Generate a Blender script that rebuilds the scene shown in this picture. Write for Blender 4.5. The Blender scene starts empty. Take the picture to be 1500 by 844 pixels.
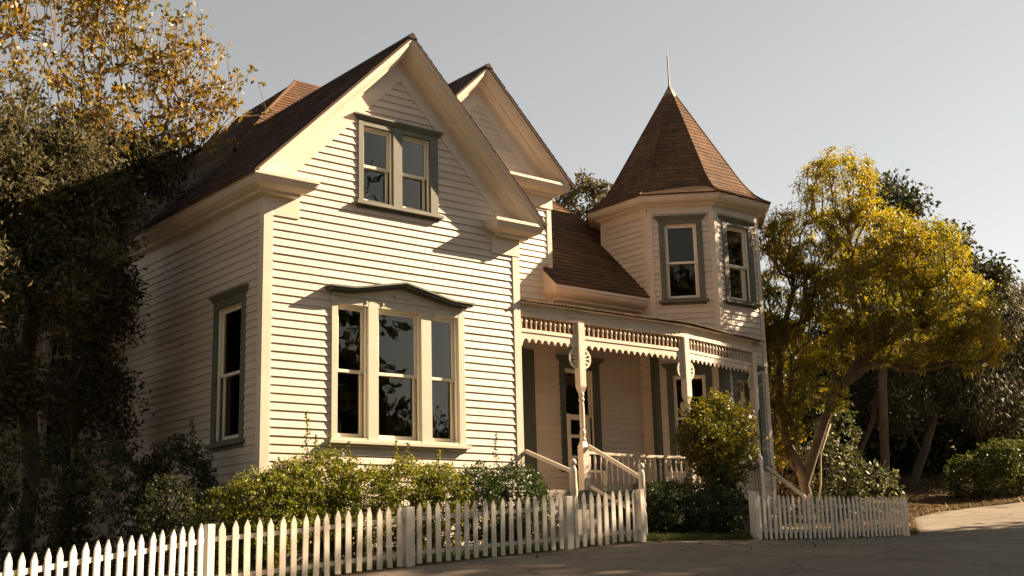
import bpy, math, random
import numpy as np
from math import sin, cos, pi, sqrt, radians, atan2, hypot
from mathutils import Matrix, Vector

random.seed(7); RNG = np.random.default_rng(7)
scene = bpy.context.scene
COL = scene.collection

# ------------------------------------------------------------------ materials
def new_mat(name):
    m = bpy.data.materials.new(name); m.use_nodes = True
    nt = m.node_tree; nt.nodes.clear()
    return m, nt, nt.nodes, nt.links

def N(nodes, t, **kw):
    n = nodes.new(t)
    for k, v in kw.items():
        if k in n.inputs: n.inputs[k].default_value = v
        else: setattr(n, k, v)
    return n

def ramp(nodes, stops):
    r = nodes.new('ShaderNodeValToRGB')
    while len(r.color_ramp.elements) < len(stops): r.color_ramp.elements.new(.5)
    for e, (p, c) in zip(r.color_ramp.elements, stops):
        e.position = p; e.color = (c[0], c[1], c[2], 1)
    return r

def basic(name, c1, c2, rough=.6, scale=(3, 3, 3), detail=6, island=.0, bump=.0, bscale=30, dirt=None, spec=.5, metal=0., streak=None):
    m, nt, nd, L = new_mat(name)
    tc = N(nd, 'ShaderNodeTexCoord'); mp = N(nd, 'ShaderNodeMapping'); mp.inputs['Scale'].default_value = scale
    L.new(tc.outputs['Object'], mp.inputs['Vector'])
    no = N(nd, 'ShaderNodeTexNoise', Scale=1.0, Detail=detail, Roughness=.62)
    L.new(mp.outputs['Vector'], no.inputs['Vector'])
    rp = ramp(nd, [(.32, c1), (.68, c2)])
    L.new(no.outputs['Fac'], rp.inputs['Fac'])
    col = rp.outputs['Color']
    if dirt:
        n2 = N(nd, 'ShaderNodeTexNoise', Scale=dirt[1], Detail=9, Roughness=.7)
        L.new(tc.outputs['Object'], n2.inputs['Vector'])
        r2 = ramp(nd, [(dirt[2], (0, 0, 0)), (dirt[2] + .08, (1, 1, 1))]); L.new(n2.outputs['Fac'], r2.inputs['Fac'])
        mx = N(nd, 'ShaderNodeMixRGB'); mx.inputs['Color2'].default_value = (*dirt[0], 1)
        mm = N(nd, 'ShaderNodeMath', operation='MULTIPLY'); mm.inputs[1].default_value = dirt[3]
        L.new(r2.outputs['Color'], mm.inputs[0]); L.new(mm.outputs[0], mx.inputs['Fac'])
        L.new(col, mx.inputs['Color1']); col = mx.outputs['Color']
    if island:
        g = N(nd, 'ShaderNodeNewGeometry')
        mr = N(nd, 'ShaderNodeMapRange'); mr.inputs['To Min'].default_value = 1 - island; mr.inputs['To Max'].default_value = 1 + island
        L.new(g.outputs['Random Per Island'], mr.inputs['Value'])
        mx = N(nd, 'ShaderNodeMixRGB', blend_type='MULTIPLY'); mx.inputs['Fac'].default_value = 1
        L.new(col, mx.inputs['Color1']); L.new(mr.outputs['Result'], mx.inputs['Color2']); col = mx.outputs['Color']
    bs = N(nd, 'ShaderNodeBsdfPrincipled', Roughness=rough, Metallic=metal)
    bs.inputs['Specular IOR Level'].default_value = spec
    L.new(col, bs.inputs['Base Color'])
    if bump:
        n3 = N(nd, 'ShaderNodeTexNoise', Scale=bscale, Detail=6, Roughness=.6)
        mp2 = N(nd, 'ShaderNodeMapping')
        if streak: mp2.inputs['Scale'].default_value = streak
        L.new(tc.outputs['Object'], mp2.inputs['Vector']); L.new(mp2.outputs['Vector'], n3.inputs['Vector'])
        b = N(nd, 'ShaderNodeBump', Strength=bump, Distance=.01)
        L.new(n3.outputs['Fac'], b.inputs['Height']); L.new(b.outputs['Normal'], bs.inputs['Normal'])
    o = N(nd, 'ShaderNodeOutputMaterial'); L.new(bs.outputs['BSDF'], o.inputs['Surface'])
    return m

def leaf_mat(name, cols, trans=.35, rough=.45, spec=.4, clump=1.1):
    m, nt, nd, L = new_mat(name)
    g = N(nd, 'ShaderNodeNewGeometry'); tc = N(nd, 'ShaderNodeTexCoord')
    no = N(nd, 'ShaderNodeTexNoise', Scale=clump, Detail=3)
    L.new(tc.outputs['Object'], no.inputs['Vector'])
    a = N(nd, 'ShaderNodeMath', operation='MULTIPLY'); a.inputs[1].default_value = .55
    L.new(g.outputs['Random Per Island'], a.inputs[0])
    b = N(nd, 'ShaderNodeMath', operation='MULTIPLY_ADD'); b.inputs[1].default_value = .9; 
    L.new(no.outputs['Fac'], b.inputs[0]); L.new(a.outputs[0], b.inputs[2])
    s = N(nd, 'ShaderNodeMath', operation='SUBTRACT'); s.inputs[1].default_value = .22; L.new(b.outputs[0], s.inputs[0])
    k = len(cols)
    rp = ramp(nd, [((i + .5) / k, c) for i, c in enumerate(cols)]); L.new(s.outputs[0], rp.inputs['Fac'])
    bs = N(nd, 'ShaderNodeBsdfPrincipled', Roughness=rough); bs.inputs['Specular IOR Level'].default_value = spec
    L.new(rp.outputs['Color'], bs.inputs['Base Color'])
    tr = N(nd, 'ShaderNodeBsdfTranslucent')
    hs = N(nd, 'ShaderNodeHueSaturation', Saturation=1.15, Value=1.5); L.new(rp.outputs['Color'], hs.inputs['Color'])
    L.new(hs.outputs['Color'], tr.inputs['Color'])
    mx = N(nd, 'ShaderNodeMixShader'); mx.inputs['Fac'].default_value = trans
    L.new(bs.outputs['BSDF'], mx.inputs[1]); L.new(tr.outputs['BSDF'], mx.inputs[2])
    o = N(nd, 'ShaderNodeOutputMaterial'); L.new(mx.outputs['Shader'], o.inputs['Surface'])
    return m

def glass_mat(name, tint=(.75, .75, .72), ior=1.42, wav=.04):
    m, nt, nd, L = new_mat(name)
    tc = N(nd, 'ShaderNodeTexCoord'); no = N(nd, 'ShaderNodeTexNoise', Scale=2.2, Detail=2)
    L.new(tc.outputs['Object'], no.inputs['Vector'])
    bp = N(nd, 'ShaderNodeBump', Strength=wav, Distance=.05); L.new(no.outputs['Fac'], bp.inputs['Height'])
    fr = N(nd, 'ShaderNodeFresnel', IOR=ior); L.new(bp.outputs['Normal'], fr.inputs['Normal'])
    gl = N(nd, 'ShaderNodeBsdfGlossy', Roughness=.015); L.new(bp.outputs['Normal'], gl.inputs['Normal'])
    gl.inputs['Color'].default_value = (.92, .87, .77, 1)
    tr = N(nd, 'ShaderNodeBsdfTransparent'); tr.inputs['Color'].default_value = (*tint, 1)
    mx = N(nd, 'ShaderNodeMixShader'); L.new(fr.outputs['Fac'], mx.inputs['Fac'])
    L.new(tr.outputs['BSDF'], mx.inputs[1]); L.new(gl.outputs['BSDF'], mx.inputs[2])
    o = N(nd, 'ShaderNodeOutputMaterial'); L.new(mx.outputs['Shader'], o.inputs['Surface'])
    return m

def add_chips(m, scale, thr, col):
    nt = m.node_tree; nd = nt.nodes; L = nt.links; b = [q for q in nd if q.type == 'BSDF_PRINCIPLED'][0]; src = b.inputs['Base Color'].links[0].from_socket
    tc = nd.new('ShaderNodeTexCoord'); n = N(nd, 'ShaderNodeTexNoise', Scale=scale, Detail=5, Roughness=.75); L.new(tc.outputs['Object'], n.inputs['Vector'])
    rp = ramp(nd, [(thr, (0, 0, 0)), (thr + .015, (1, 1, 1))]); L.new(n.outputs['Fac'], rp.inputs['Fac'])
    mx = N(nd, 'ShaderNodeMixRGB'); L.new(rp.outputs['Color'], mx.inputs['Fac']); L.new(src, mx.inputs['Color1']); mx.inputs['Color2'].default_value = (*col, 1); L.new(mx.outputs['Color'], b.inputs['Base Color'])
CREAM = basic('cream_paint', (.545, .465, .38), (.635, .548, .455), rough=.5, scale=(.7, .7, 5), island=.05, bump=.25, bscale=22, streak=(1, 1, 6), dirt=((.36, .25, .15), 6, .63, .45))
TRIM = basic('cream_trim', (.585, .50, .40), (.655, .565, .46), rough=.45, scale=(2, 2, 2), island=.03, bump=.12, bscale=30, dirt=((.42, .3, .18), 9, .72, .45))
GREEN = basic('sage_trim', (.095, .097, .072), (.13, .13, .095), rough=.5, scale=(4, 4, 4), bump=.12, bscale=40, dirt=((.3, .25, .18), 12, .68, .4))
DGREEN = basic('dark_green_trim', (.055, .064, .048), (.08, .088, .066), rough=.5, scale=(4, 4, 4), bump=.1, bscale=40)
WCASE = basic('stone_coloured_trim', (.50, .46, .36), (.58, .53, .42), rough=.5, scale=(3, 3, 3), bump=.12, bscale=40, dirt=((.3, .22, .14), 12, .70, .5))
SASH = basic('sash_paint', (.74, .68, .55), (.8, .74, .62), rough=.4, scale=(5, 5, 5), bump=.1, bscale=40)
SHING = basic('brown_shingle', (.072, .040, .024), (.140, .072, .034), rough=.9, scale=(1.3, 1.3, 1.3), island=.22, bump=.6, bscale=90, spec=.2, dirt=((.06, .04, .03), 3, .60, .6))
SHDARK = basic('dark_shingle', (.050, .034, .027), (.085, .055, .042), rough=.9, scale=(1.3, 1.3, 1.3), island=.22, bump=.6, bscale=90, spec=.2, dirt=((.035, .026, .02), 2, .6, .6))  # same shingle as SHING, in darker browns
METAL = basic('rusty_metal', (.16, .10, .06), (.30, .21, .13), rough=.6, scale=(6, 6, 6), metal=.2, bump=.2, dirt=((.10, .05, .025), 8, .5, .8))
DKMETAL = basic('dark_metal', (.05, .045, .04), (.08, .07, .06), rough=.5, metal=.6)
GLASS = glass_mat('window_glass')
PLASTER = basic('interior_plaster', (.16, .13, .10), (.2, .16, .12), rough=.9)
CURTAIN = basic('ochre_curtain', (.42, .24, .07), (.55, .33, .11), rough=.9, scale=(18, 18, .4), bump=.4, bscale=10, streak=(6, 6, .3))
PICKET = basic('picket_white', (.64, .585, .49), (.72, .665, .57), rough=.5, scale=(4, 4, 2), bump=.2, bscale=30, streak=(4, 4, .6), dirt=((.38, .29, .19), 9, .64, .5))
BARK = basic('grey_bark', (.045, .034, .024), (.10, .075, .052), rough=.9, scale=(6, 6, 1.5), bump=.9, bscale=14, streak=(2, 2, .4))
BARKM = basic('brown_bark', (.08, .055, .035), (.17, .12, .078), rough=.9, scale=(6, 6, 2), bump=.9, bscale=14, streak=(2, 2, .4))
BARKL = basic('tan_bark', (.17, .11, .065), (.28, .19, .115), rough=.85, scale=(5, 5, 2), bump=.8, bscale=12, streak=(1.5, 1.5, .5))
CEIL = basic('stained_boards', (.20, .10, .045), (.30, .16, .075), rough=.6, scale=(1, 14, 1), bump=.3)
DARKWOOD = basic('dark_wood', (.05, .035, .025), (.09, .06, .04), rough=.7, bump=.2)
FLOORP = basic('porch_floor_paint', (.30, .25, .19), (.40, .34, .26), rough=.6, scale=(1, 12, 1), bump=.2)
STEP = basic('step_paint', (.16, .14, .12), (.24, .21, .17), rough=.7, bump=.2)
VINE = basic('pale_vine', (.38, .31, .2), (.5, .42, .28), rough=.8)

L_GOLD = leaf_mat('golden_leaf', [(.075, .09, .016), (.18, .17, .026), (.29, .24, .04), (.38, .23, .04)], trans=.5, clump=.55)
L_RUST = leaf_mat('autumn_leaf', [(.08, .085, .02), (.16, .14, .03), (.27, .18, .04), (.22, .11, .03)], trans=.35, clump=.7)
L_GREY = leaf_mat('grey_green_leaf', [(.035, .04, .02), (.06, .06, .03), (.11, .10, .05), (.17, .13, .06)], trans=.25, rough=.7, spec=.15)
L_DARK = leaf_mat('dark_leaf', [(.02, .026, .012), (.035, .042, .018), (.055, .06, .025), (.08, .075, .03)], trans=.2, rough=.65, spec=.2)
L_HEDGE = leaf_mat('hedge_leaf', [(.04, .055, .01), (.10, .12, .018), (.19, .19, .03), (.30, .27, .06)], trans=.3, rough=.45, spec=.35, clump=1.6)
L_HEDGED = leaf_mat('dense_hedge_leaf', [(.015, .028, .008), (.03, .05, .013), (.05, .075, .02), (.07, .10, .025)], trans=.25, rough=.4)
L_OLIVE = leaf_mat('olive_leaf', [(.04, .055, .01), (.09, .10, .015), (.17, .15, .02), (.26, .17, .03)], trans=.35, rough=.5, spec=.35, clump=1.3)
L_EUC = leaf_mat('eucalyptus_leaf', [(.035, .04, .022), (.065, .07, .035), (.11, .105, .055), (.17, .14, .08)], trans=.25, rough=.55, spec=.35, clump=.5)
L_VAR = leaf_mat('variegated_leaf', [(.018, .026, .009), (.035, .045, .014), (.07, .08, .028), (.26, .24, .14)], trans=.3, rough=.5, spec=.35, clump=1.2)
L_SHRUB = leaf_mat('shrub_leaf', [(.02, .03, .008), (.04, .055, .012), (.075, .09, .018), (.16, .15, .03)], trans=.25, rough=.5, spec=.3, clump=1.2)
L_GRASS = leaf_mat('grass_blade', [(.03, .055, .01), (.05, .08, .015), (.09, .10, .02), (.14, .12, .04)], trans=.3)
L_WEED = leaf_mat('dry_weed', [(.08, .07, .025), (.14, .12, .05), (.2, .16, .08), (.26, .2, .11)], trans=.2)
L_LITTER = leaf_mat('fallen_leaf', [(.08, .05, .025), (.14, .09, .045), (.2, .13, .07), (.26, .19, .11)], trans=.1, rough=.8, spec=.1)

# ------------------------------------------------------------------ mesh helpers
def world_loc(o):
    v = np.array(o.location)
    while o.parent is not None:
        o = o.parent; v = v + np.array(o.location)
    return v

class MB:
    def __init__(s): s.v = []; s.f = []
    def pts(s, ps):
        i = len(s.v); s.v += [tuple(p) for p in ps]; return list(range(i, i + len(ps)))
    def poly(s, ps): s.f.append(s.pts(ps))
    def hexa(s, b, t):      # two quads, b and t, same order
        i = s.pts(list(b) + list(t)); n = len(b)
        s.f.append([i[k] for k in range(n)][::-1]); s.f.append([i[n + k] for k in range(n)])
        for k in range(n):
            j = (k + 1) % n; s.f.append([i[k], i[j], i[n + j], i[n + k]])
    def box(s, x0, x1, y0, y1, z0, z1):
        s.hexa([(x0, y0, z0), (x1, y0, z0), (x1, y1, z0), (x0, y1, z0)], [(x0, y0, z1), (x1, y0, z1), (x1, y1, z1), (x0, y1, z1)])
    def fbox(s, F, s0, s1, n0, n1, z0, z1):
        s.hexa([F(s0, n0, z0), F(s1, n0, z0), F(s1, n1, z0), F(s0, n1, z0)], [F(s0, n0, z1), F(s1, n0, z1), F(s1, n1, z1), F(s0, n1, z1)])
    def fprism(s, F, poly, n0, n1):     # poly of (s,z)
        s.hexa([F(a, n0, z) for a, z in poly], [F(a, n1, z) for a, z in poly])
    def tube(s, P, R, seg=8, cap=True):
        P = [np.array(p, float) for p in P]
        if not hasattr(R, '__len__'): R = [R] * len(P)
        rings = []; up = None
        for k, p in enumerate(P):
            d = P[min(k + 1, len(P) - 1)] - P[max(k - 1, 0)]; d = d / (np.linalg.norm(d) + 1e-9)
            if up is None:
                up = np.array([0, 0, 1.]) if abs(d[2]) < .9 else np.array([1., 0, 0])
            a = np.cross(d, up); a /= np.linalg.norm(a) + 1e-9; b = np.cross(a, d); up = b
            rings.append(s.pts([p + R[k] * (cos(2 * pi * j / seg) * a + sin(2 * pi * j / seg) * b) for j in range(seg)]))
        for r0, r1 in zip(rings, rings[1:]):
            for j in range(seg): s.f.append([r0[j], r0[(j + 1) % seg], r1[(j + 1) % seg], r1[j]])
        if cap: s.f.append(rings[0][::-1]); s.f.append(rings[-1])
    def lathe(s, prof, c, seg=12, rot=0):
        rings = [s.pts([(c[0] + r * cos(2 * pi * j / seg + rot), c[1] + r * sin(2 * pi * j / seg + rot), z) for j in range(seg)]) for r, z in prof]
        for r0, r1 in zip(rings, rings[1:]):
            for j in range(seg): s.f.append([r0[j], r0[(j + 1) % seg], r1[(j + 1) % seg], r1[j]])
        s.f.append(rings[0][::-1]); s.f.append(rings[-1])
    def sweep(s, prof, path, closed=False, dz=0, caps=True):   # prof (off,z); path xy, outward normal = (dy,-dx)
        path = [np.array(p, float) for p in path]; n = len(path); rings = []
        for k in range(n):
            a = path[k] - path[k - 1] if (closed or k > 0) else None
            b = path[(k + 1) % n] - path[k] if (closed or k < n - 1) else None
            if a is None: a = b
            if b is None: b = a
            na = np.array([a[1], -a[0]]) / np.linalg.norm(a); nb = np.array([b[1], -b[0]]) / np.linalg.norm(b)
            m = (na + nb); m = m / (m @ na)
            rings.append(s.pts([(path[k][0] + m[0] * o, path[k][1] + m[1] * o, z + dz) for o, z in prof]))
        q = len(prof)
        for k in range(n if closed else n - 1):
            r0, r1 = rings[k], rings[(k + 1) % n]
            for j in range(q): s.f.append([r0[j], r1[j], r1[(j + 1) % q], r0[(j + 1) % q]])
        if not closed and caps: s.f.append(rings[0]); s.f.append(rings[-1][::-1])
    def build(s, name, mat, parent=None, smooth=False, bevel=0, origin=None, label=None):
        V = np.array(s.v, float)
        off = np.array(origin, float) if origin is not None else np.zeros(3)
        if parent is not None: off = world_loc(parent)
        me = bpy.data.meshes.new(name)
        me.from_pydata([tuple(p) for p in (V - off)], [], s.f); me.update()
        me.materials.append(mat)
        if smooth: me.polygons.foreach_set('use_smooth', [True] * len(me.polygons))
        o = bpy.data.objects.new(name, me); COL.objects.link(o)
        if parent is not None: o.parent = parent
        else: o.location = tuple(off)
        if bevel:
            b = o.modifiers.new('bevel', 'BEVEL'); b.width = bevel; b.segments = 1; b.limit_method = 'ANGLE'; b.angle_limit = radians(40)
        if label: o['label'] = label
        return o

def tag(o, label, cat, group=None):
    o['label'] = label; o['category'] = cat
    if group: o['group'] = group
    return o
def kind(o, k): o['kind'] = k; return o
def empty(name, loc, label, cat, group=None):
    o = bpy.data.objects.new(name, None); COL.objects.link(o); o.location = loc; o.empty_display_size = .2
    return tag(o, label, cat, group)

def frame(o, t, n):
    t = np.array(t, float); t /= np.linalg.norm(t); n = np.array(n, float); n /= np.linalg.norm(n)
    def F(s, d, z): return (o[0] + t[0] * s + n[0] * d, o[1] + t[1] * s + n[1] * d, z)
    return F

EXP = .1207
def siding(mb, F, left, right, z0, z1, holes=(), rnd=None):
    rnd = rnd or random.Random(3)
    z = z0
    while z < z1 - .01:
        za, zb = z, min(z + EXP, z1)
        l0, r0, l1, r1 = left(za), right(za), left(zb), right(zb)
        if r0 - l0 > .02:
            if r1 < l1: l1 = r1 = (l1 + r1) / 2
            cuts = [(l0, r0)]
            for (h0, h1, hz0, hz1) in holes:
                if zb > hz0 + .02 and za < hz1 - .02:
                    nc = []
                    for a, b in cuts:
                        if h1 <= a or h0 >= b: nc.append((a, b)); continue
                        if h0 > a: nc.append((a, h0))
                        if h1 < b: nc.append((h1, b))
                    cuts = nc
            for a, b in cuts:
                # random butt joints
                xs = [a]; x = a + rnd.uniform(.8, 4.5)
                while x < b - .4: xs.append(x); x += rnd.uniform(1.5, 4.5)
                xs.append(b)
                for p, q in zip(xs, xs[1:]):
                    if q - p < .01: continue
                    pl = p + (l1 - l0 if p == l0 else 0); qr = q + (r1 - r0 if q == r0 else 0)
                    j = rnd.uniform(-.0018, .0018); dz = rnd.uniform(-.0015, .0015); dz2 = rnd.uniform(-.0015, .0015)
                    g = .0012 if q != b else 0
                    A = F(p,   .028 + j, za + dz); B = F(q - g, .028 + j, za + dz2); Cc = F(qr - g, .009, zb + dz2); D = F(pl, .009, zb + dz)
                    E_ = F(p, .002, za + dz); G = F(q - g, .002, za + dz2)
                    i = mb.pts([A, B, Cc, D, E_, G])
                    mb.f.append([i[0], i[1], i[2], i[3]]); mb.f.append([i[4], i[5], i[1], i[0]])
                    mb.f.append([i[4], i[0], i[3]]); mb.f.append([i[5], i[2], i[1]])
        z = zb

def shingles(mb, O, U, V, left, right, h, expo=.14, tab=.26, rnd=None, lip=.016, h0=0):
    rnd = rnd or random.Random(5)
    O = np.array(O, float); U = np.array(U, float); U /= np.linalg.norm(U); V = np.array(V, float); V /= np.linalg.norm(V)
    Nn = np.cross(U, V)
    if Nn[2] < 0: Nn = -Nn
    P = lambda u, v, n: O + U * u + V * v + Nn * n
    v = h0; row = 0
    while v < h - .005:
        va, vb = v, min(v + expo, h)
        L0, R0, L1, R1 = left(va), right(va), left(vb), right(vb)
        u = L0 - rnd.uniform(0, tab)
        while u < R0:
            w = tab * rnd.uniform(.75, 1.25); a, b = max(u, L0), min(u + w, R0)
            u += w
            if b - a < .012: continue
            a1 = L1 if a == L0 else min(max(a, L1), R1); b1 = R1 if b == R0 else min(max(b, L1), R1)
            j = rnd.uniform(-.002, .003); d = rnd.uniform(-.004, .002)
            i = mb.pts([P(a, va + d, lip + j), P(b - .003, va + d, lip + j), P(b1 - .003, vb, .004), P(a1, vb, .004), P(a, va + d, 0), P(b - .003, va + d, 0)])
            mb.f.append([i[0], i[1], i[2], i[3]]); mb.f.append([i[4], i[5], i[1], i[0]])
        v = vb; row += 1

# ------------------------------------------------------------------ terrain
CAM = np.array([-8.282, -15.641, 0.])
ctrl = [(-8.28, -15.64, -1.62), (-4, -16, -1.5), (-12, -10, -1.5), (-6.2, -4.25, -.84), (-4.42, -3.41, -.605), (-3.3, -2.9, -.462), (-2.4, -2.47, -.355), (-1.8, -2.2, -.275), (-.5, -2.13, -.165), (1.2, -2.04, -.02), (3, -1.95, .095),
        (5.5, -1.83, .25), (7, -1.6, .26), (8.75, -1.46, .256), (10.3, -1.3, .25), (14.35, -.81, .30), (14.3, -1.1, .29), (0, 0, .05), (4.75, 0, .30), (7, 1, .4), (12, .6, .4), (0, 5, .1), (-3, 4, -.1), (-6, 2, -.5),
        (17, 2, .62), (24.5, 5.0, 1.30), (27.5, 4.9, 1.70), (21, 2.2, .95), (20, -2, .55), (26, -3, .95), (14, -8, -.1), (8, -8, -.45), (3, -9, -.75), (20, -12, 0), (30, -10, .6),
        (28.5, 6.57, 2.0), (26.5, 7.2, 2.0), (32, 8, 2.9), (22, 6.5, 1.6), (36, 14, 4.5), (25, 14, 3.5), (12, 9, .8), (5, 14, .8), (-8, 12, -.2), (45, 0, 2.2), (60, 30, 8), (20, 40, 8), (-30, 30, 0), (-30, -20, -2), (30, -40, -1), (0, -40, -3), (60, -30, 1)]
CP = np.array(ctrl)
def _k(d): return d
_A = np.zeros((len(CP) + 3, len(CP) + 3))
_D = np.hypot(CP[:, None, 0] - CP[None, :, 0], CP[:, None, 1] - CP[None, :, 1])
_A[:len(CP), :len(CP)] = _k(_D); _P = np.c_[np.ones(len(CP)), CP[:, :2]]
_A[:len(CP), len(CP):] = _P; _A[len(CP):, :len(CP)] = _P.T
_W = np.linalg.solve(_A, np.r_[CP[:, 2], 0, 0, 0])
def Hn(x, y):
    x = np.asarray(x, float); y = np.asarray(y, float); sh = x.shape; x = x.ravel(); y = y.ravel()
    d = np.hypot(x[:, None] - CP[None, :, 0], y[:, None] - CP[None, :, 1])
    return (_k(d) @ _W[:len(CP)] + _W[-3] + _W[-2] * x + _W[-1] * y).reshape(sh)
def H(x, y): return float(Hn(np.array([x]), np.array([y]))[0])

FENCE_A = [(-6.4, -4.34), (-1.79, -2.19), (5.62, -1.82)]
def fence_y(x):
    if x < -1.79: return -2.19 + (x + 1.79) * .4663
    if x < 5.62: return -2.19 + (x + 1.79) * .05
    if x < 8.75: return -1.82 + (x - 5.62) * .115
    return -1.46 + (x - 8.75) * .116

def axis(a, b, f0, f1, fine, coarse_n):
    return sorted(set([round(v, 3) for v in np.arange(f0, f1 + 1e-6, fine)] + [round(f0 - (f0 - a) * (k / coarse_n) ** 2.2, 3) for k in range(1, coarse_n + 1)] + [round(f1 + (b - f1) * (k / coarse_n) ** 2.2, 3) for k in range(1, coarse_n + 1)]))
xs = axis(-400, 500, -12, 40, .4, 14); ys = axis(-400, 500, -17, 20, .4, 14)
XX, YY = np.meshgrid(xs, ys); 
cl = np.hypot(XX - 8, YY); fade = np.clip((cl - 45) / 60, 0, 1)
ZZ = Hn(XX, YY) * (1 - fade) + fade * np.where(YY > 0, 4, -1.5)
ZZ += .015 * np.sin(XX * 2.1 + 1.3 * np.sin(YY * 1.7)) * np.sin(YY * 1.9) * (cl < 40) * (YY > 2)
g = MB(); nx = len(xs)
g.v = [(x, y, z) for x, y, z in zip(XX.ravel(), YY.ravel(), ZZ.ravel())]
g.f = [[j * nx + i, j * nx + i + 1, (j + 1) * nx + i + 1, (j + 1) * nx + i] for j in range(len(ys) - 1) for i in range(nx - 1)]
DIRT = basic('leafy_dirt', (.075, .055, .03), (.16, .12, .07), rough=.95, scale=(1.2, 1.2, 1.2), bump=.8, bscale=18, dirt=((.05, .06, .02), 1.1, .50, .7), spec=.1)
kind(g.build('ground', DIRT, smooth=True), 'structure')

# paved drive: strip in front of the fences, then round the end of the right fence and up
def road_far(x):
    if x < 14.5: return fence_y(x) - .10
    pts = [(14.5, -.90), (15.2, -.5), (17.2, .9), (19.2, 2.2), (21, 2.5), (23.9, 3.15), (26.1, 2.95), (30, 2.2), (60, 0)]
    for (a, b), (c, d) in zip(pts, pts[1:]):
        if x <= c: return b + (d - b) * (x - a) / (c - a)
    return 4
rx = sorted(set(list(np.round(np.arange(-40, 60, .5), 3)) + [14.5, 14.75, 5.62, 8.75, -1.79]))
g = MB(); rows = 40
for x in rx:
    yf = road_far(x) + .04 * sin(x * 3.1) + .03 * sin(x * 7.7); 
    yn = -30
    for k in range(rows):
        t = (k / (rows - 1)) ** 1.6
        y = yf + (yn - yf) * t
        g.v.append((x, y, H(x, y) + .006 + (.004 if k else -.03)))
for i in range(len(rx) - 1):
    for k in range(rows - 1): g.f.append([i * rows + k, i * rows + k + 1, (i + 1) * rows + k + 1, (i + 1) * rows + k][::-1])
add_chips(CREAM, 17, .705, (.16, .10, .06)); add_chips(PICKET, 30, .70, (.2, .14, .09)); add_chips(TRIM, 23, .72, (.2, .13, .08))
ROADOLD = basic('worn_paving', (.15, .125, .10), (.22, .19, .15), rough=.85, scale=(.5, .9, .5), detail=9, bump=.5, bscale=120, dirt=((.11, .09, .07), 1.7, .55, .5), spec=.3)
ROAD = ROADOLD
_nt = ROAD.node_tree; _n = _nt.nodes; _L = _nt.links
_b = [q for q in _n if q.type == 'BSDF_PRINCIPLED'][0]; _src = _b.inputs['Base Color'].links[0].from_socket
_tc = _n.new('ShaderNodeTexCoord')
_wn = N(_n, 'ShaderNodeTexNoise', Scale=.9, Detail=4); _L.new(_tc.outputs['Object'], _wn.inputs['Vector'])
_mxv = N(_n, 'ShaderNodeMixRGB'); _mxv.inputs['Fac'].default_value = .35; _L.new(_tc.outputs['Object'], _mxv.inputs['Color1']); _L.new(_wn.outputs['Color'], _mxv.inputs['Color2'])
_vo = N(_n, 'ShaderNodeTexVoronoi', feature='DISTANCE_TO_EDGE', Scale=.42); _L.new(_mxv.outputs['Color'], _vo.inputs['Vector'])
_cr = ramp(_n, [(0.0, (.45, .42, .4)), (.012, (1, 1, 1))]); _L.new(_vo.outputs['Distance'], _cr.inputs['Fac'])
_pn = N(_n, 'ShaderNodeTexNoise', Scale=140, Detail=3); _L.new(_tc.outputs['Object'], _pn.inputs['Vector'])
_pr = ramp(_n, [(.35, (.72, .70, .68)), (.62, (1.12, 1.1, 1.06))]); _L.new(_pn.outputs['Fac'], _pr.inputs['Fac'])
_m1 = N(_n, 'ShaderNodeMixRGB', blend_type='MULTIPLY'); _m1.inputs['Fac'].default_value = .8; _L.new(_src, _m1.inputs['Color1']); _L.new(_cr.outputs['Color'], _m1.inputs['Color2'])
_m2 = N(_n, 'ShaderNodeMixRGB', blend_type='MULTIPLY'); _m2.inputs['Fac'].default_value = 1; _L.new(_m1.outputs['Color'], _m2.inputs['Color1']); _L.new(_pr.outputs['Color'], _m2.inputs['Color2'])
_L.new(_m2.outputs['Color'], _b.inputs['Base Color'])
kind(g.build('road', ROAD, smooth=True), 'structure')

# ------------------------------------------------------------------ HOUSE
house = empty('house', (2.4, 4.0, .3), 'cream clapboard farmhouse with steep brown gables, corner turret and lace-trimmed porch behind the picket fences', 'house')
hp = dict(parent=house)
R1 = random.Random(11)

FF = frame((0, 0), (1, 0), (0, -1))         # front gable wall  s=x
FL = frame((0, 0), (0, 1), (-1, 0))         # left wall         s=y
Y2 = 1.95
F2 = frame((0, Y2), (1, 0), (0, -1))        # recessed front wall s=x
W = 4.75; CX = 2.37; RZ = 8.33

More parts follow.
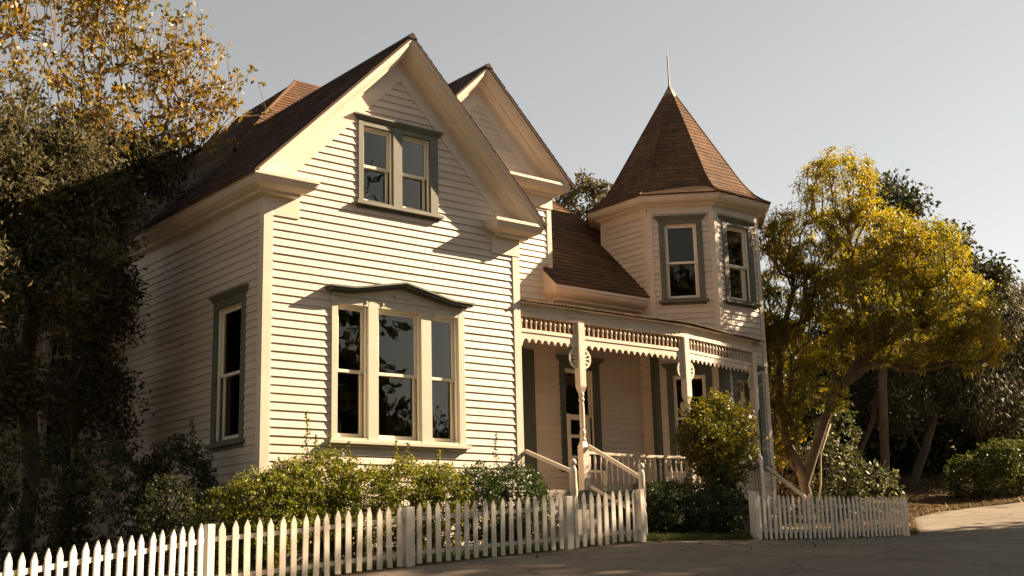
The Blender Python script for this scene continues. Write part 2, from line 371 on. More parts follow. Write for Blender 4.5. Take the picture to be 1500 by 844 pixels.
# --- sash windows -------------------------------------------------
def window(F, c0, c1, z0, z1, sashes, meet, casing_mat, hood=None, sill=True, cas_n=.045, curtain=None, name='window', parent=house, stile=.05, nsh=0.0, head=None):
    """c0..c1,z0..z1 outer casing; sashes = list of (s0,s1,za,zb) openings"""
    m = MB()
    # casing boards around and between openings
    xs_ = [c0] + [v for s in sashes for v in (s[0], s[1])] + [c1]
    for k in range(0, len(xs_), 2): m.fbox(F, xs_[k], xs_[k + 1], -.02, cas_n, z0, z1)
    for (a, b, za, zb) in sashes:
        m.fbox(F, a, b, -.02, cas_n - .003, zb, z1)
        m.fbox(F, a, b, -.02, cas_n - .006, z0, za)
        # jamb lining
        m.fbox(F, a - .02, a, -.14, -.02, za - .02, zb + .02); m.fbox(F, b, b + .02, -.14, -.02, za - .02, zb + .02)
        m.fbox(F, a, b, -.14, -.02, zb, zb + .02); m.fbox(F, a, b, -.14, -.02, za - .02, za)
    w = m.build(name, casing_mat, parent=parent, bevel=.004)
    for (a, b, za, zb) in sashes:
        sm = MB()
        # parting frame (white stop)
        t = .018
        sm.fbox(F, a, a + t, -.045, -.002, za, zb); sm.fbox(F, b - t, b, -.045, -.002, za, zb); sm.fbox(F, a + t, b - t, -.045, -.002, zb - t, zb)
        A, B = a + t, b - t
        # upper sash
        sm.fbox(F, A, A + stile, -.085, -.047, meet - .022, zb - t); sm.fbox(F, B - stile, B, -.085, -.047, meet - .022, zb - t)
        sm.fbox(F, A + stile, B - stile, -.085, -.047, zb - t - stile, zb - t); sm.fbox(F, A + stile, B - stile, -.085, -.044, meet - .022, meet + .022)
        # lower sash
        sm.fbox(F, A, A + stile, -.128, -.088, za, meet + .02); sm.fbox(F, B - stile, B, -.128, -.088, za, meet + .02)
        sm.fbox(F, A + stile, B - stile, -.128, -.088, za, za + stile * 1.5); sm.fbox(F, A + stile, B - stile, -.128, -.088, meet - .02, meet + .02)
        sm.build('sash', SASH, parent=w, bevel=.003)
        gl = MB(); gl.fbox(F, A + stile - .005, B - stile + .005, -.069, -.065, meet + .02, zb - t - stile + .005)
        gl.build('pane', GLASS, parent=w)
        gl = MB(); gl.fbox(F, A + stile - .005, B - stile + .005, -.110, -.106, za + stile * 1.5 - .005, meet - .015)
        gl.build('pane', GLASS, parent=w)
    if sill:
        s = MB(); s.fprism(lambda a, n, z: F(a, n, z), [(c0 - .06, z0 - .055), (c1 + .06, z0 - .055), (c1 + .06, z0), (c0 - .06, z0)], -.01, cas_n + .065)
        s.fbox(F, c0 - .02, c1 + .02, .012, cas_n - .01, z0 - .10, z0 - .057)
        s.build('sill', casing_mat, parent=w, bevel=.006)
    if hood == 'flat':
        h = MB(); e = .07
        prof = [(0, z1 + .10), (.15, z1 + .10), (.15, z1 + .075), (.12, z1 + .055), (.08, z1 + .02), (.055, z1 + .002), (0, z1 + .002)]
        a = F(c0 - 0.0, 0, 0); b = F(c1, 0, 0)
        n = np.array(F(0, 1, 0)) - np.array(F(0, 0, 0))
        bk = [-n[0] * .02, -n[1] * .02]
        path = [(a[0] + bk[0], a[1] + bk[1]), (a[0], a[1]), (b[0], b[1]), (b[0] + bk[0], b[1] + bk[1])]
        tdir = np.array([b[0] - a[0], b[1] - a[1]])
        if abs(np.array([tdir[1], -tdir[0]]) @ n[:2]) > 0 and np.array([tdir[1], -tdir[0]]) @ n[:2] < 0: path = path[::-1]
        prof2 = [(o * (.6 if o > .02 else 1), z) for o, z in prof]
        h.sweep([(o, z) for o, z in prof2], path)
        h.build('hood', casing_mat, parent=w)
    if curtain:
        for (a, b, za, zb) in curtain:
            c = MB()
            n = 14; top = []; 
            pts_ = [(a + (b - a) * k / n, -.17 - .02 * sin(k * 1.9) - .01 * sin(k * 5.1)) for k in range(n + 1)]
            for (p, q) in zip(pts_, pts_[1:]):
                c.hexa([F(p[0], p[1], za), F(q[0], q[1], za), F(q[0], q[1] - .006, za), F(p[0], p[1] - .006, za)], [F(p[0], p[1], zb), F(q[0], q[1], zb), F(q[0], q[1] - .006, zb), F(p[0], p[1] - .006, zb)])
            c.build('curtain', CURTAIN, parent=w)
    return w

# --- front gable wall -----------------------------------------------
BIG = (1.11, 3.58, 1.80, 3.86)
UP = (1.575, 3.105, 5.50, 6.83)
z00 = 4.845 - EXP * 38
m = MB()
vz = lambda z: z
siding(m, FF, lambda z: max(0.10, CX - (7.66 - z)) if z > 5.5 else .10, lambda z: min(W - .10, CX + (7.66 - z)) if z > 5.5 else W - .10, z00, 7.66,
       holes=[(BIG[0] + .03, BIG[1] - .03, BIG[2] + .02, 4.02), (UP[0] + .03, UP[1] - .03, UP[2] + .02, UP[3])], rnd=R1)
m.build('siding_wall', CREAM, **hp)
m = MB()
siding(m, FL, lambda z: .10, lambda z: 4.98, z00, 5.12, holes=[(.52, 1.49, 1.83, 3.93)], rnd=R1)
m.build('siding_wall', CREAM, **hp)
# corner boards
m = MB()
m.box(-.04, .112, -.04, 0, z00 - .05, 5.34); m.box(-.04, 0, 0, .11, z00 - .05, 5.34)
m.build('corner_board', TRIM, bevel=.004, **hp)
m = MB(); m.box(W - .112, W + .036, -.036, 0, z00 - .05, 5.34); m.box(W, W + .036, 0, .11, z00 - .05, 5.34)
m.build('corner_board', TRIM, bevel=.004, **hp)
# foundation skirt
m = MB(); m.box(.02, W - .02, .01, .12, -.3, z00 - .02); m.box(.01, .12, .12, 5, -.3, z00 - .02); m.build('foundation', STEP, **hp)
# eave cornice profile (offset, z)
EV = [(0, 5.575), (.37, 5.575), (.37, 5.525), (.345, 5.505), (.335, 5.47), (.30, 5.43), (.235, 5.395), (.16, 5.375), (.155, 5.335), (.048, 5.33), (.048, 5.30), (.03, 5.29), (.03, 5.10), (0, 5.10)]
CR = [(0, 5.575), (.37, 5.575), (.37, 5.525), (.345, 5.505), (.335, 5.47), (.30, 5.43), (.235, 5.395), (.16, 5.375), (.155, 5.335), (0, 5.33)]
m = MB(); m.sweep(CR, [(0, 6.0), (0, 0), (.33, 0), (.33, .2)]); m.build('eave_cornice', TRIM, **hp)
m = MB(); m.sweep(CR, [(4.42, .2), (4.42, 0), (W, 0), (W, 1.95)]); m.build('eave_cornice', TRIM, **hp)
m = MB(); m.box(-.03, 0, -.0, 5.0, 5.10, 5.332)
m.box(-.045, .55, -.036, 0, 5.04, 5.334); m.build('frieze_board', TRIM, bevel=.004, **hp)
m = MB(); m.box(4.20, W + .045, -.045, 0, 5.04, 5.334); m.box(W, W + .03, 0, 1.95, 5.1, 5.332); m.build('frieze_board', TRIM, bevel=.004, **hp)

# raking cornice: profile (y offset outward, vertical drop v below roof top)
RK = [(0, .02), (.39, .02), (.39, .085), (.365, .10), (.36, .135), (.33, .17), (.285, .215), (.22, .25), (.205, .29), (.15, .31), (.048, .33), (.048, .36), (.03, .37), (.03, .67), (0, .67)]
def rake(F, cx, rz, sl, half, zcut, sc, parent):
    for sg in (-1, 1):
        m = MB(); a = []; b = []
        for o, v in RK:
            o *= sc
            xh = (rz - v - zcut) / sl            # horizontal distance from apex where the lower end is cut level
            a.append(F(cx + sg * min(xh, half), -0 + o, rz - v - sl * min(xh, half))); b.append(F(cx, o, rz - v))
        i = m.pts(a + b); q = len(a)
        for j in range(q):
            k = (j + 1) % q; m.f.append([i[j], i[k], i[q + k], i[q + j]])
        m.f.append(i[:q]); m.f.append(i[q:][::-1])
        m.build('rake_cornice', TRIM, parent=parent)
rake(FF, CX, RZ, 1.0, 2.745, 5.577, 1.0, house)

# --- main left roof slope (also forms the hip's left face)
HX, HZ = 4.10, 10.19                        # hip peak
yh = lambda z: 1.557 + (z - 5.175) / 1.01   # front slope of the main hip roof
s2 = sqrt(2)
m = MB(); O = (-.39, -.40, RZ - (CX + .39))
zt = lambda v: O[2] + v / s2
shingles(m, O, (0, 1, 0), (1, 0, 1), lambda v: 0, lambda v: 9.5, 2.76 * s2, rnd=random.Random(21))
O9 = (-.39, -.40, -.39 + 6.09)
shingles(m, O9, (0, 1, 0), (1, 0, 1), lambda v: yh(O9[2] + v / s2) + .40, lambda v: 9.5, (HZ - O9[2]) * s2, rnd=random.Random(24), h0=2.33)
# deck under shingles
m.poly([(1.255, 3.6, 7.19), (1.255, 9.3, 7.19), (1.255, 9.3, 7.37), (1.255, 3.6, 7.37)])
m.hexa([(-.385, -.395, O[2] - .055), (-.385, 9.4, O[2] - .055), (CX, 9.4, RZ - .06), (CX, -.395, RZ - .06)], [(-.385, -.395, O[2] - .003), (-.385, 9.4, O[2] - .003), (CX, 9.4, RZ - .003), (CX, -.395, RZ - .003)])
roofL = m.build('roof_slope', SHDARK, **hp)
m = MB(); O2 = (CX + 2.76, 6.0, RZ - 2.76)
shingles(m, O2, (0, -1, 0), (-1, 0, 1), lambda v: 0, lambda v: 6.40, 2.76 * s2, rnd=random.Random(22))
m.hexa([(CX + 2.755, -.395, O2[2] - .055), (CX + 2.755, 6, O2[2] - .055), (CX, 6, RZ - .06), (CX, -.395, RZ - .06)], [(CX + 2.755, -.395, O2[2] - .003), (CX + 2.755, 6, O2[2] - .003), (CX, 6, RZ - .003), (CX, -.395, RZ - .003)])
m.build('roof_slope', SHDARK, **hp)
m = MB()
m.hexa([(CX - .09, -.41, RZ - .06), (CX + .09, -.41, RZ - .06), (CX + .09, 4.7, RZ - .06), (CX - .09, 4.7, RZ - .06)], [(CX - .012, -.41, RZ + .035), (CX + .012, -.41, RZ + .035), (CX + .012, 4.7, RZ + .035), (CX - .012, 4.7, RZ + .035)])
m.build('ridge_cap', SHDARK, **hp)

# --- main hip front slope
m = MB(); ang = math.atan(1.01); Of = (0, 1.557, 5.175 + .02)
ze = lambda v: Of[2] + v * sin(ang)
shingles(m, Of, (1, 0, 0), (0, 1, 1.01), lambda v: 7.03 if ze(v) < 5.62 else ze(v) - (6.09 if ze(v) > 7.35 else 5.85), lambda v: 17.08 - ze(v), (HZ - Of[2]) / sin(ang), rnd=random.Random(23))
zc = 5.175
m.hexa([(7.04, 1.56, zc - .05), (11.85, 1.56, zc - .05), (11.4, 2.0, zc + .39), (7.04, 2.0, zc + .39)], [(7.04, 1.56, zc + .015), (11.85, 1.56, zc + .015), (11.4, 2.0, zc + .455), (7.04, 2.0, zc + .455)])
m.build('roof_slope', SHING, **hp)
m = MB()                                   # right and rear hip faces, plain deck
m.poly([(11.88, 1.56, 5.175), (11.88, 11.3, 5.175), (6.89, 6.52, HZ)]); m.poly([(11.88, 11.3, 5.175), (-.8, 11.3, 5.175), (HX, 6.52, HZ), (6.89, 6.52, HZ)])
m.poly([(-.38, 9.4, 5.57), (-.38, 11.2, 5.17), (HX, 6.52, HZ)])
m.build('roof_slope', SHING, **hp)
def bar(m, a, b, w=.05, h=.035):
    a = np.array(a, float); b = np.array(b, float); d = (b - a) / np.linalg.norm(b - a); sd = np.cross(d, (0, 0, 1)); sd /= np.linalg.norm(sd)
    up = np.array([0, 0, h])
    m.hexa([a - sd * w - up, a + sd * w - up, a + sd * w * .3 + up, a - sd * w * .3 + up], [b - sd * w - up, b + sd * w - up, b + sd * w * .3 + up, b - sd * w * .3 + up])
m = MB(); bar(m, (2.4, yh(8.49), 8.50), (HX, 6.52, HZ + .02)); bar(m, (HX, 6.52, HZ + .02), (6.89, 6.52, HZ + .02)); bar(m, (6.89, 6.52, HZ + .02), (11.8, 1.6, 5.26)); m.build('hip_cap', SHING, **hp)
m = MB(); m.lathe([(.03, HZ), (.02, HZ + .04), (.005, HZ + .09)], (HX, 6.52), 6); m.build('roof_finial', DKMETAL, **hp)

# eave cornice of the main front slope, beside the second gable
def prof_shift(P, dz, sc=1.): return [(o * sc, z + dz) for o, z in P]
m = MB(); m.sweep(prof_shift(CR, 5.16 - 5.575, 1.06), [(7.42, 2.1), (7.42, Y2), (9.7, Y2)]); m.build('eave_cornice', TRIM, **hp)
m = MB(); m.box(7.30, 9.6, Y2 - .03, Y2, 4.62, 4.93); m.build('frieze_board', TRIM, **hp)
m = MB(); m.hexa([(7.035, 1.57, 5.163), (7.035, 2.0, 5.163), (7.035, 2.0, 5.56)], [(7.06, 1.57, 5.163), (7.06, 2.0, 5.163), (7.06, 2.0, 5.56)]); m.build('eave_return', TRIM, **hp)

# --- second gable
C2, R2, S2 = 5.50, 9.255, .9676
m = MB(); siding(m, F2, lambda z: max(3.75, C2 - (8.62 - z) / S2) if z > 7.2 else 4.76, lambda z: min(7.16, C2 + (8.62 - z) / S2) if z > 7.2 else 7.16, 4.2 - .02, 8.62, rnd=R1); m.build('siding_wall', CREAM, **hp)
m = MB(); m.box(7.16, 7.27, Y2 - .036, Y2, 4.3, 7.0); m.box(7.235, 7.27, Y2, Y2 + .1, 4.3, 7.0); m.build('corner_board', TRIM, **hp)
rake(F2, C2, R2, S2, 2.09, 7.245, .92, house)
m = MB(); m.sweep(prof_shift(CR, 7.245 - 5.575, .9), [(4.0, Y2), (7.24, Y2), (7.24, 6.0)]); m.build('eave_cornice', TRIM, **hp)
m = MB(); m.box(4.7, 7.30, Y2 - .05, Y2, 6.76, 7.003); m.build('frieze_board', TRIM, **hp)
for sg in (-1, 1):
    m = MB(); U = (0, sg * 1, 0); hh = 2.10 * sqrt(1 + S2 * S2)
    O3 = (C2 + sg * -1 * 2.10, 1.56 if sg == 1 else 8.0, R2 - 2.10 * S2)
    shingles(m, O3, (0, sg, 0), (sg, 0, S2), lambda v: 0, lambda v: 6.44, hh, rnd=random.Random(30 + sg))
    x0 = C2 - sg * 2.095
    m.hexa([(x0, 1.57, R2 - 2.1 * S2 - .055), (x0, 8, R2 - 2.1 * S2 - .055), (C2, 8, R2 - .06), (C2, 1.57, R2 - .06)], [(x0, 1.57, R2 - 2.1 * S2 - .003), (x0, 8, R2 - 2.1 * S2 - .003), (C2, 8, R2 - .003), (C2, 1.57, R2 - .003)])
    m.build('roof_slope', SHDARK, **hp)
m = MB(); m.hexa([(C2 - .09, 1.55, R2 - .06), (C2 + .09, 1.55, R2 - .06), (C2 + .09, 6, R2 - .06), (C2 - .09, 6, R2 - .06)], [(C2 - .012, 1.55, R2 + .03), (C2 + .012, 1.55, R2 + .03), (C2 + .012, 6, R2 + .03), (C2 - .012, 6, R2 + .03)]); m.build('ridge_cap', SHDARK, **hp)
# plain outer shell: right, rear, wing, second gable's side
m = MB(); m.box(7.13, 7.235, Y2 + .1, 6.0, 4.3, 7.0); m.box(11.4, 11.5, 2.2, 10.9, .2, 5.2); m.box(.02, 11.4, 10.8, 10.9, 0, 5.2); m.box(.02, .12, 5.0, 10.8, 0, 5.5); m.build('side_wall', CREAM, **hp)
# side wall of the front wing facing the porch
FRt = frame((W, 0), (0, 1), (1, 0))
m = MB(); siding(m, FRt, lambda z: .10, lambda z: 1.95, 1.10, 5.1, rnd=R1); m.build('siding_wall', CREAM, **hp)
# inner rooms (dark plaster boxes behind the windows)
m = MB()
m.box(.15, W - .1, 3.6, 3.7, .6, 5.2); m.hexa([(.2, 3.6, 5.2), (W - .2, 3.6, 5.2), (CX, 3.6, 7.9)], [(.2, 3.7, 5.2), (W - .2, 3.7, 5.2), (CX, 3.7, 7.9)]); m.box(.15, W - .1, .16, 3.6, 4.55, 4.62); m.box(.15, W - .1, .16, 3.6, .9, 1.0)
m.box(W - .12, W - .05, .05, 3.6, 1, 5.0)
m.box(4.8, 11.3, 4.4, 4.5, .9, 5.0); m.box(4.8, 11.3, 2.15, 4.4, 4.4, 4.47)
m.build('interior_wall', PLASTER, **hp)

# --- big triple window
sy0, sy1 = 1.86, 3.86 
wb = window(FF, 1.11, 3.58, 1.80, 3.96, [(1.215, 1.75, 1.84, 3.845), (1.935, 2.73, 1.84, 3.845), (2.925, 3.46, 1.84, 3.845)], 2.845, WCASE, sill=True, curtain=[(2.93, 3.13, 1.5, 3.9)], cas_n=.05)
m = MB()       # pediment panel
m.fprism(FF, [(1.13, 3.965), (3.56, 3.965), (3.56, 4.03), (3.17, 4.045), (2.345, 4.225), (1.52, 4.045), (1.13, 4.03)], .0, .052)
for x in (1.30, 1.72, 2.02, 2.70, 2.99, 3.42): m.fbox(FF, x - .012, x + .012, .05, .066, 3.885, 3.935)
m.fbox(FF, 2.22, 2.47, .05, .085, 4.035, 4.06); m.fbox(FF, 2.22, 2.245, .05, .08, 4.035, 4.10)
m.build('pediment_panel', WCASE, parent=wb, bevel=.003)
m = MB()
top = [(1.0, 4.085), (1.42, 4.095), (1.52, 4.11), (2.345, 4.275), (3.17, 4.11), (3.27, 4.095), (3.69, 4.085)]
for (a, za), (b, zb) in zip(top, top[1:]):
    for n0, n1, d0, d1 in ((0, .22, -.028, 0), (0, .19, -.06, -.029), (0, .12, -.088, -.061)):
        k = (.22 - n1)
        aa = a + (k if a == 1.0 else 0); bb = b - (k if b == 3.69 else 0)
        m.hexa([FF(aa, n0, za + d0), FF(bb, n0, zb + d0), FF(bb, n1, zb + d0), FF(aa, n1, za + d0)], [FF(aa, n0, za + d1), FF(bb, n0, zb + d1), FF(bb, n1, zb + d1), FF(aa, n1, za + d1)])
m.build('hood', DGREEN, parent=wb)

# --- upper gable window
window(FF, 1.575, 3.105, 5.50, 6.83, [(1.67, 2.225, 5.535, 6.755), (2.395, 2.95, 5.535, 6.755)], 6.12, GREEN, hood='flat', sill=True, stile=.042)
# --- left wall window
window(FL, .49, 1.515, 1.80, 3.97, [(.60, 1.41, 1.845, 3.85)], 2.83, GREEN, hood='flat', curtain=[(1.10, 1.30, 1.5, 2.6)])
# --- porch back wall + window + door casing
m = MB(); siding(m, F2, lambda z: 4.80, lambda z: 9.60, 1.16, 4.25, holes=[(5.5, 6.60, 1.1, 3.72), (7.40, 8.36, 1.75, 3.66)], rnd=R1); m.build('siding_wall', CREAM, **hp)
window(F2, 7.36, 8.40, 1.72, 3.76, [(7.49, 8.24, 1.76, 3.62)], 2.72, DGREEN, hood='flat')
m = MB(); m.fbox(F2, 6.42, 6.71, -.02, .05, 1.15, 3.9); m.fbox(F2, 5.25, 5.5, -.02, .05, 1.15, 3.9); m.fbox(F2, 5.5, 6.42, -.02, .05, 3.62, 3.9)
dc = m.build('door_casing', DGREEN, **hp)
m = MB(); m.fbox(F2, 5.5, 6.42, -.09, -.05, 1.16, 3.62); m.fbox(F2, 5.62, 5.92, -.05, -.04, 1.4, 2.2); m.fbox(F2, 6.0, 6.3, -.05, -.04, 1.4, 2.2)
m.build('door', DARKWOOD, **hp)

# --- left wing
FWg = frame((-2.9, 5.0), (1, 0), (0, -1))
m = MB(); siding(m, FWg, lambda z: 0.1, lambda z: 2.88, .02, 4.5, holes=[(1.51, 2.25, 1.70, 4.1)], rnd=R1)
FWl = frame((-2.9, 5.0), (0, 1), (-1, 0)); siding(m, FWl, lambda z: 0.1, lambda z: 5.0, .02, 4.5, rnd=R1); m.build('siding_wall', CREAM, **hp)
m = MB(); m.box(-2.936, -2.80, 4.964, 5.0, 0, 4.5); m.box(-2.936, -2.9, 5.0, 5.1, 0, 4.5); m.build('corner_board', TRIM, **hp)
window(FWg, 1.48, 2.28, 1.66, 4.1, [(1.58, 2.18, 1.70, 4.0)], 2.7, TRIM)
m = MB(); m.fbox(FWg, 1.60, 2.16, -.06, -.03, 3.52, 3.58)
for k in range(1, 4): m.fbox(FWg, 1.6 + .14 * k - .01, 1.6 + .14 * k + .01, -.06, -.03, 3.58, 3.95)
m.build('transom_bars', SASH, **hp)
m = MB(); m.sweep(prof_shift(CR, 4.75 - 5.575), [(-2.9, 10), (-2.9, 5.0), (0, 5.0)]); m.build('eave_cornice', TRIM, **hp)
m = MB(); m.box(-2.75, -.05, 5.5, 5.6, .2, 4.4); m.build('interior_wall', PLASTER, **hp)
m = MB(); shingles(m, (-3.3, 4.6, 4.76), (1, 0, 0), (0, 1, .7), lambda v: v * .5, lambda v: 4.2, 3.0, rnd=random.Random(40))
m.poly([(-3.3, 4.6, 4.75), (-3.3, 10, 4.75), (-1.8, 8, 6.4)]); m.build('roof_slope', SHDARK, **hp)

# --- TURRET -----------------------------------------------------------
TS = 1.353; TB = np.array([10.562, .6]); TC = np.array([TB[0] + TS / 2, TB[1] + TS * 1.20711])
tv = [np.array([TC[0] + TS * 1.30656 * cos(radians(a)), TC[1] + TS * 1.30656 * sin(radians(a))]) for a in range(-112, 248, 45)]
tv = [np.array([TC[0] + TS * 1.30656 * cos(radians(-112.5 + 45 * k)), TC[1] + TS * 1.30656 * sin(radians(-112.5 + 45 * k))]) for k in range(8)]
faces = []
for k in range(8):
    a, b = tv[k], tv[(k + 1) % 8]; t = (b - a) / TS; faces.append(frame(a, t, (t[1], -t[0])))
# face 0 = C (front, -Y), 7 = B (-1,-1), 6 = A (-X), 1 = D
zt0 = .25
for k in range(8):
    m = MB(); F = faces[k]; holes = []
    if k in (0, 7): holes = [(.26, 1.10, 5.10, 6.78), (.27, 1.09, 1.78, 3.72)]
    siding(m, F, lambda z: .085, lambda z: TS - .085, zt0, 6.94, holes=holes, rnd=R1)
    m.build('turret_wall', CREAM, **hp)
    m = MB(); m.fbox(F, 0, TS, -.05, .03, 6.93, 7.125); m.build('frieze_board', TRIM, **hp)
for k in range(8):                    # corner boards, one pair of boards to each corner
    F0, F1 = faces[k - 1], faces[k]
    low = DGREEN if k in (0, 7) else TRIM
    for (za, zb, mt) in ((.2, 4.35, low), (4.35, 6.93, TRIM)):
        m = MB(); d = .036; g_ = d * .41421
        for F, sa, sb in ((F0, TS - .09, TS + g_), (F1, -g_, .09)):
            if mt is DGREEN and F is F1 and k == 0: sb = .17
            m.fbox(F, sa, sb, -.01, d if F is F0 else d - .001, za, zb)
        m.build('corner_board', mt, **hp)
window(faces[7], .22, 1.105, 5.10, 6.78, [(.335, .99, 5.14, 6.71)], 5.90, GREEN, hood='flat', parent=house)
window(faces[0], .22, 1.16, 5.10, 6.78, [(.355, 1.03, 5.14, 6.71)], 5.88, GREEN, hood='flat', parent=house)
window(faces[7], .225, 1.13, 1.76, 3.70, [(.35, 1.00, 1.80, 3.56)], 2.7, DGREEN, hood='flat', parent=house)
window(faces[0], .27, 1.17, 1.76, 3.70, [(.385, 1.02, 1.80, 3.50)], 2.7, DGREEN, hood='flat', parent=house)
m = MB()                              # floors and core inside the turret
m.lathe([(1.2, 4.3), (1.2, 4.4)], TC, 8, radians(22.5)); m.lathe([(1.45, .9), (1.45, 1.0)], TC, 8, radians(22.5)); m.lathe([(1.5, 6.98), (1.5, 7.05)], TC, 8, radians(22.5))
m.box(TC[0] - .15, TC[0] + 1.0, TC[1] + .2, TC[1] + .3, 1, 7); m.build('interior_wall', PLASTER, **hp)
m = MB(); m.sweep([(0, 7.29), (.31, 7.29), (.31, 7.245), (.29, 7.23), (.28, 7.19), (.245, 7.15), (.18, 7.125), (.12, 7.12), (.115, 7.085), (.05, 7.08), (.045, 7.05), (0, 7.04)], tv, closed=True)
m.build('eave_cornice', TRIM, **hp)
TP = [(1.965, 7.285), (1.80, 7.385), (1.66, 7.50), (1.53, 7.655), (1.375, 7.88), (0.125, 10.13)]
m = MB()
for k in range(8):
    a0 = radians(-90 + 45 * k); nd_ = np.array([cos(a0), sin(a0)]); td = np.array([-nd_[1], nd_[0]])
    for (r0, z0_), (r1, z1_) in zip(TP, TP[1:]):
        L = hypot(r0 - r1, z1_ - z0_); O = (TC[0] + nd_[0] * r0, TC[1] + nd_[1] * r0, z0_)
        V = (-nd_[0] * (r0 - r1), -nd_[1] * (r0 - r1), z1_ - z0_)
        hw = lambda v, r0=r0, r1=r1, L=L: (r0 + (r1 - r0) * v / L) * .41421
        nrow = max(1, round(L / .115)); ex = L / nrow
        shingles(m, O, (td[0], td[1], 0), V, lambda v: -hw(v), lambda v: hw(v), L, expo=ex, tab=.17, rnd=random.Random(50 + k), lip=.012)
m.lathe([(1.95 * 1.0824, 7.26), (1.95 * 1.0824, 7.283)], TC, 8, radians(22.5))
m.build('turret_roof', SHING, **hp)
m = MB()
for k in range(8):
    a0 = radians(-67.5 + 45 * k); P = [(TC[0] + r * 1.0824 * cos(a0), TC[1] + r * 1.0824 * sin(a0), z + .012) for r, z in TP]
    m.tube(P, .018, 5)
m.build('hip_cap', SHING, **hp)
m = MB(); m.lathe([(.17, 10.09), (.155, 10.14), (.0, 10.42)], TC, 8, radians(22.5)); m.build('turret_cap', METAL, **hp)
m = MB(); m.lathe([(.028, 10.36), (.018, 10.5), (.015, 11.1), (.004, 11.24)], TC, 6); m.build('turret_finial', DKMETAL, **hp)

# --- PORCH --------------------------------------------------------------
porch = MB(); porch.poly  # noqa
m = MB()
m.hexa([(4.79, .02, 1.06), (8.9, .02, 1.06), (11.55, .52, 1.06), (11.55, Y2, 1.06), (4.79, Y2, 1.06)], [(4.79, .02, 1.15), (8.9, .02, 1.15), (11.55, .52, 1.15), (11.55, Y2, 1.15), (4.79, Y2, 1.15)])
m.build('porch_floor', FLOORP, **hp)
m = MB(); m.hexa([(4.79, .09, .1), (8.9, .09, .1), (11.5, .6, .1), (11.5, .65, .1), (8.9, .14, .1), (4.79, .14, .1)], [(4.79, .09, 1.055), (8.9, .09, 1.055), (11.5, .6, 1.055), (11.5, .65, 1.055), (8.9, .14, 1.055), (4.79, .14, 1.055)]); m.build('porch_skirt', DARKWOOD, **hp)
m = MB(); m.hexa([(4.79, .06, 4.13), (8.88, .06, 4.13), (11.45, .58, 4.13), (9.6, 1.93, 4.13), (4.79, 1.93, 4.13)], [(4.79, .06, 4.16), (8.88, .06, 4.16), (11.45, .58, 4.16), (9.6, 1.93, 4.16), (4.79, 1.93, 4.16)]); m.build('porch_ceiling', CEIL, **hp)

pp = [np.array([4.79, .05]), np.array([6.18, .05]), np.array([8.87, .05]), np.array([11.42, .55])]
# corrugated metal roof
m = MB(); pitch = .076; ncol = int((11.75 - 4.79) / (pitch / 6)); prev = None
def pfront(x): return -.13 if x < 8.87 else -.13 + (x - 8.87) * .196
def pback(x): return Y2 if x < 9.6 else (Y2 - (x - 9.6)) if x < 10.56 else .6 + 0 * x
for k in range(ncol + 1):
    x = 4.79 + (11.75 - 4.79) * k / ncol
    w_ = .013 * sin(2 * pi * x / pitch) + .006 * sin(x * 2.3) + .008 * sin(x * .9)
    y0 = pfront(x) + .008 * sin(x * 5.1) + .006 * sin(x * 13.); y1 = max(pback(x), y0 + .02)
    z0_ = 4.305 - (x > 8.87) * 0; z1_ = z0_ + (y1 - y0) * .20
    i = m.pts([(x, y0, z0_ + w_), (x, y1, z1_ + w_), (x, y0, z0_ + w_ - .004), (x, y1, z1_ + w_ - .004)])
    if prev:
        m.f.append([prev[0], i[0], i[1], prev[1]]); m.f.append([prev[2], i[2], i[0], prev[0]]); m.f.append([prev[2], prev[3], i[3], i[2]])
    prev = i
m.build('porch_roof', METAL, **hp)

spin_prof = [(.014, 0), (.012, .02), (.016, .03), (.012, .045), (.015, .10), (.024, .125), (.024, .145), (.010, .165), (.007, .225)]
def porch_section(a, b, nsp, end_l=0., end_r=0.):
    L = np.linalg.norm(b - a); t = (b - a) / L; n = (t[1], -t[0]); F = frame(a, t, n)
    m = MB(); m.fbox(F, 0, L, -.05, .038, 4.055, 4.125); m.fbox(F, 0, L, -.02, .02, 4.126, 4.30); m.fbox(F, 0, L, .0, .12, 4.265, 4.285)
    be = m.build('porch_beam', TRIM, bevel=.004, **hp)
    m = MB(); m.fbox(F, end_l, L - end_r, -.025, .028, 3.775, 3.835)
    fr_ = m.build('spindle_frieze', TRIM, bevel=.003, **hp)
    # scalloped valance
    m = MB(); x = end_l; per = (L - end_l - end_r) / max(1, round((L - end_l - end_r) / .150))
    while x < L - end_r - .02:
        m.fprism(F, [(x, 3.775), (x, 3.672), (x + per * .22, 3.668), (x + per * .5, 3.600), (x + per * .78, 3.668), (x + per, 3.672), (x + per, 3.775)], -.008, .014); x += per
    m.build('valance', TRIM, parent=fr_)
    sp = L - end_l - end_r
    for k in range(nsp):
        s = end_l + sp * (k + .5) / nsp; c = F(s, 0, 0)
        m = MB(); m.lathe([(r, 3.833 + z) for r, z in spin_prof], c, 6)
        m.build('spindle', TRIM, parent=fr_, smooth=True)
    return F, L
sec = [porch_section(pp[0], pp[1], 12, .02, .07), porch_section(pp[1], pp[2], 23, .07, .07), porch_section(pp[2], pp[3], 21, .07, .06)]

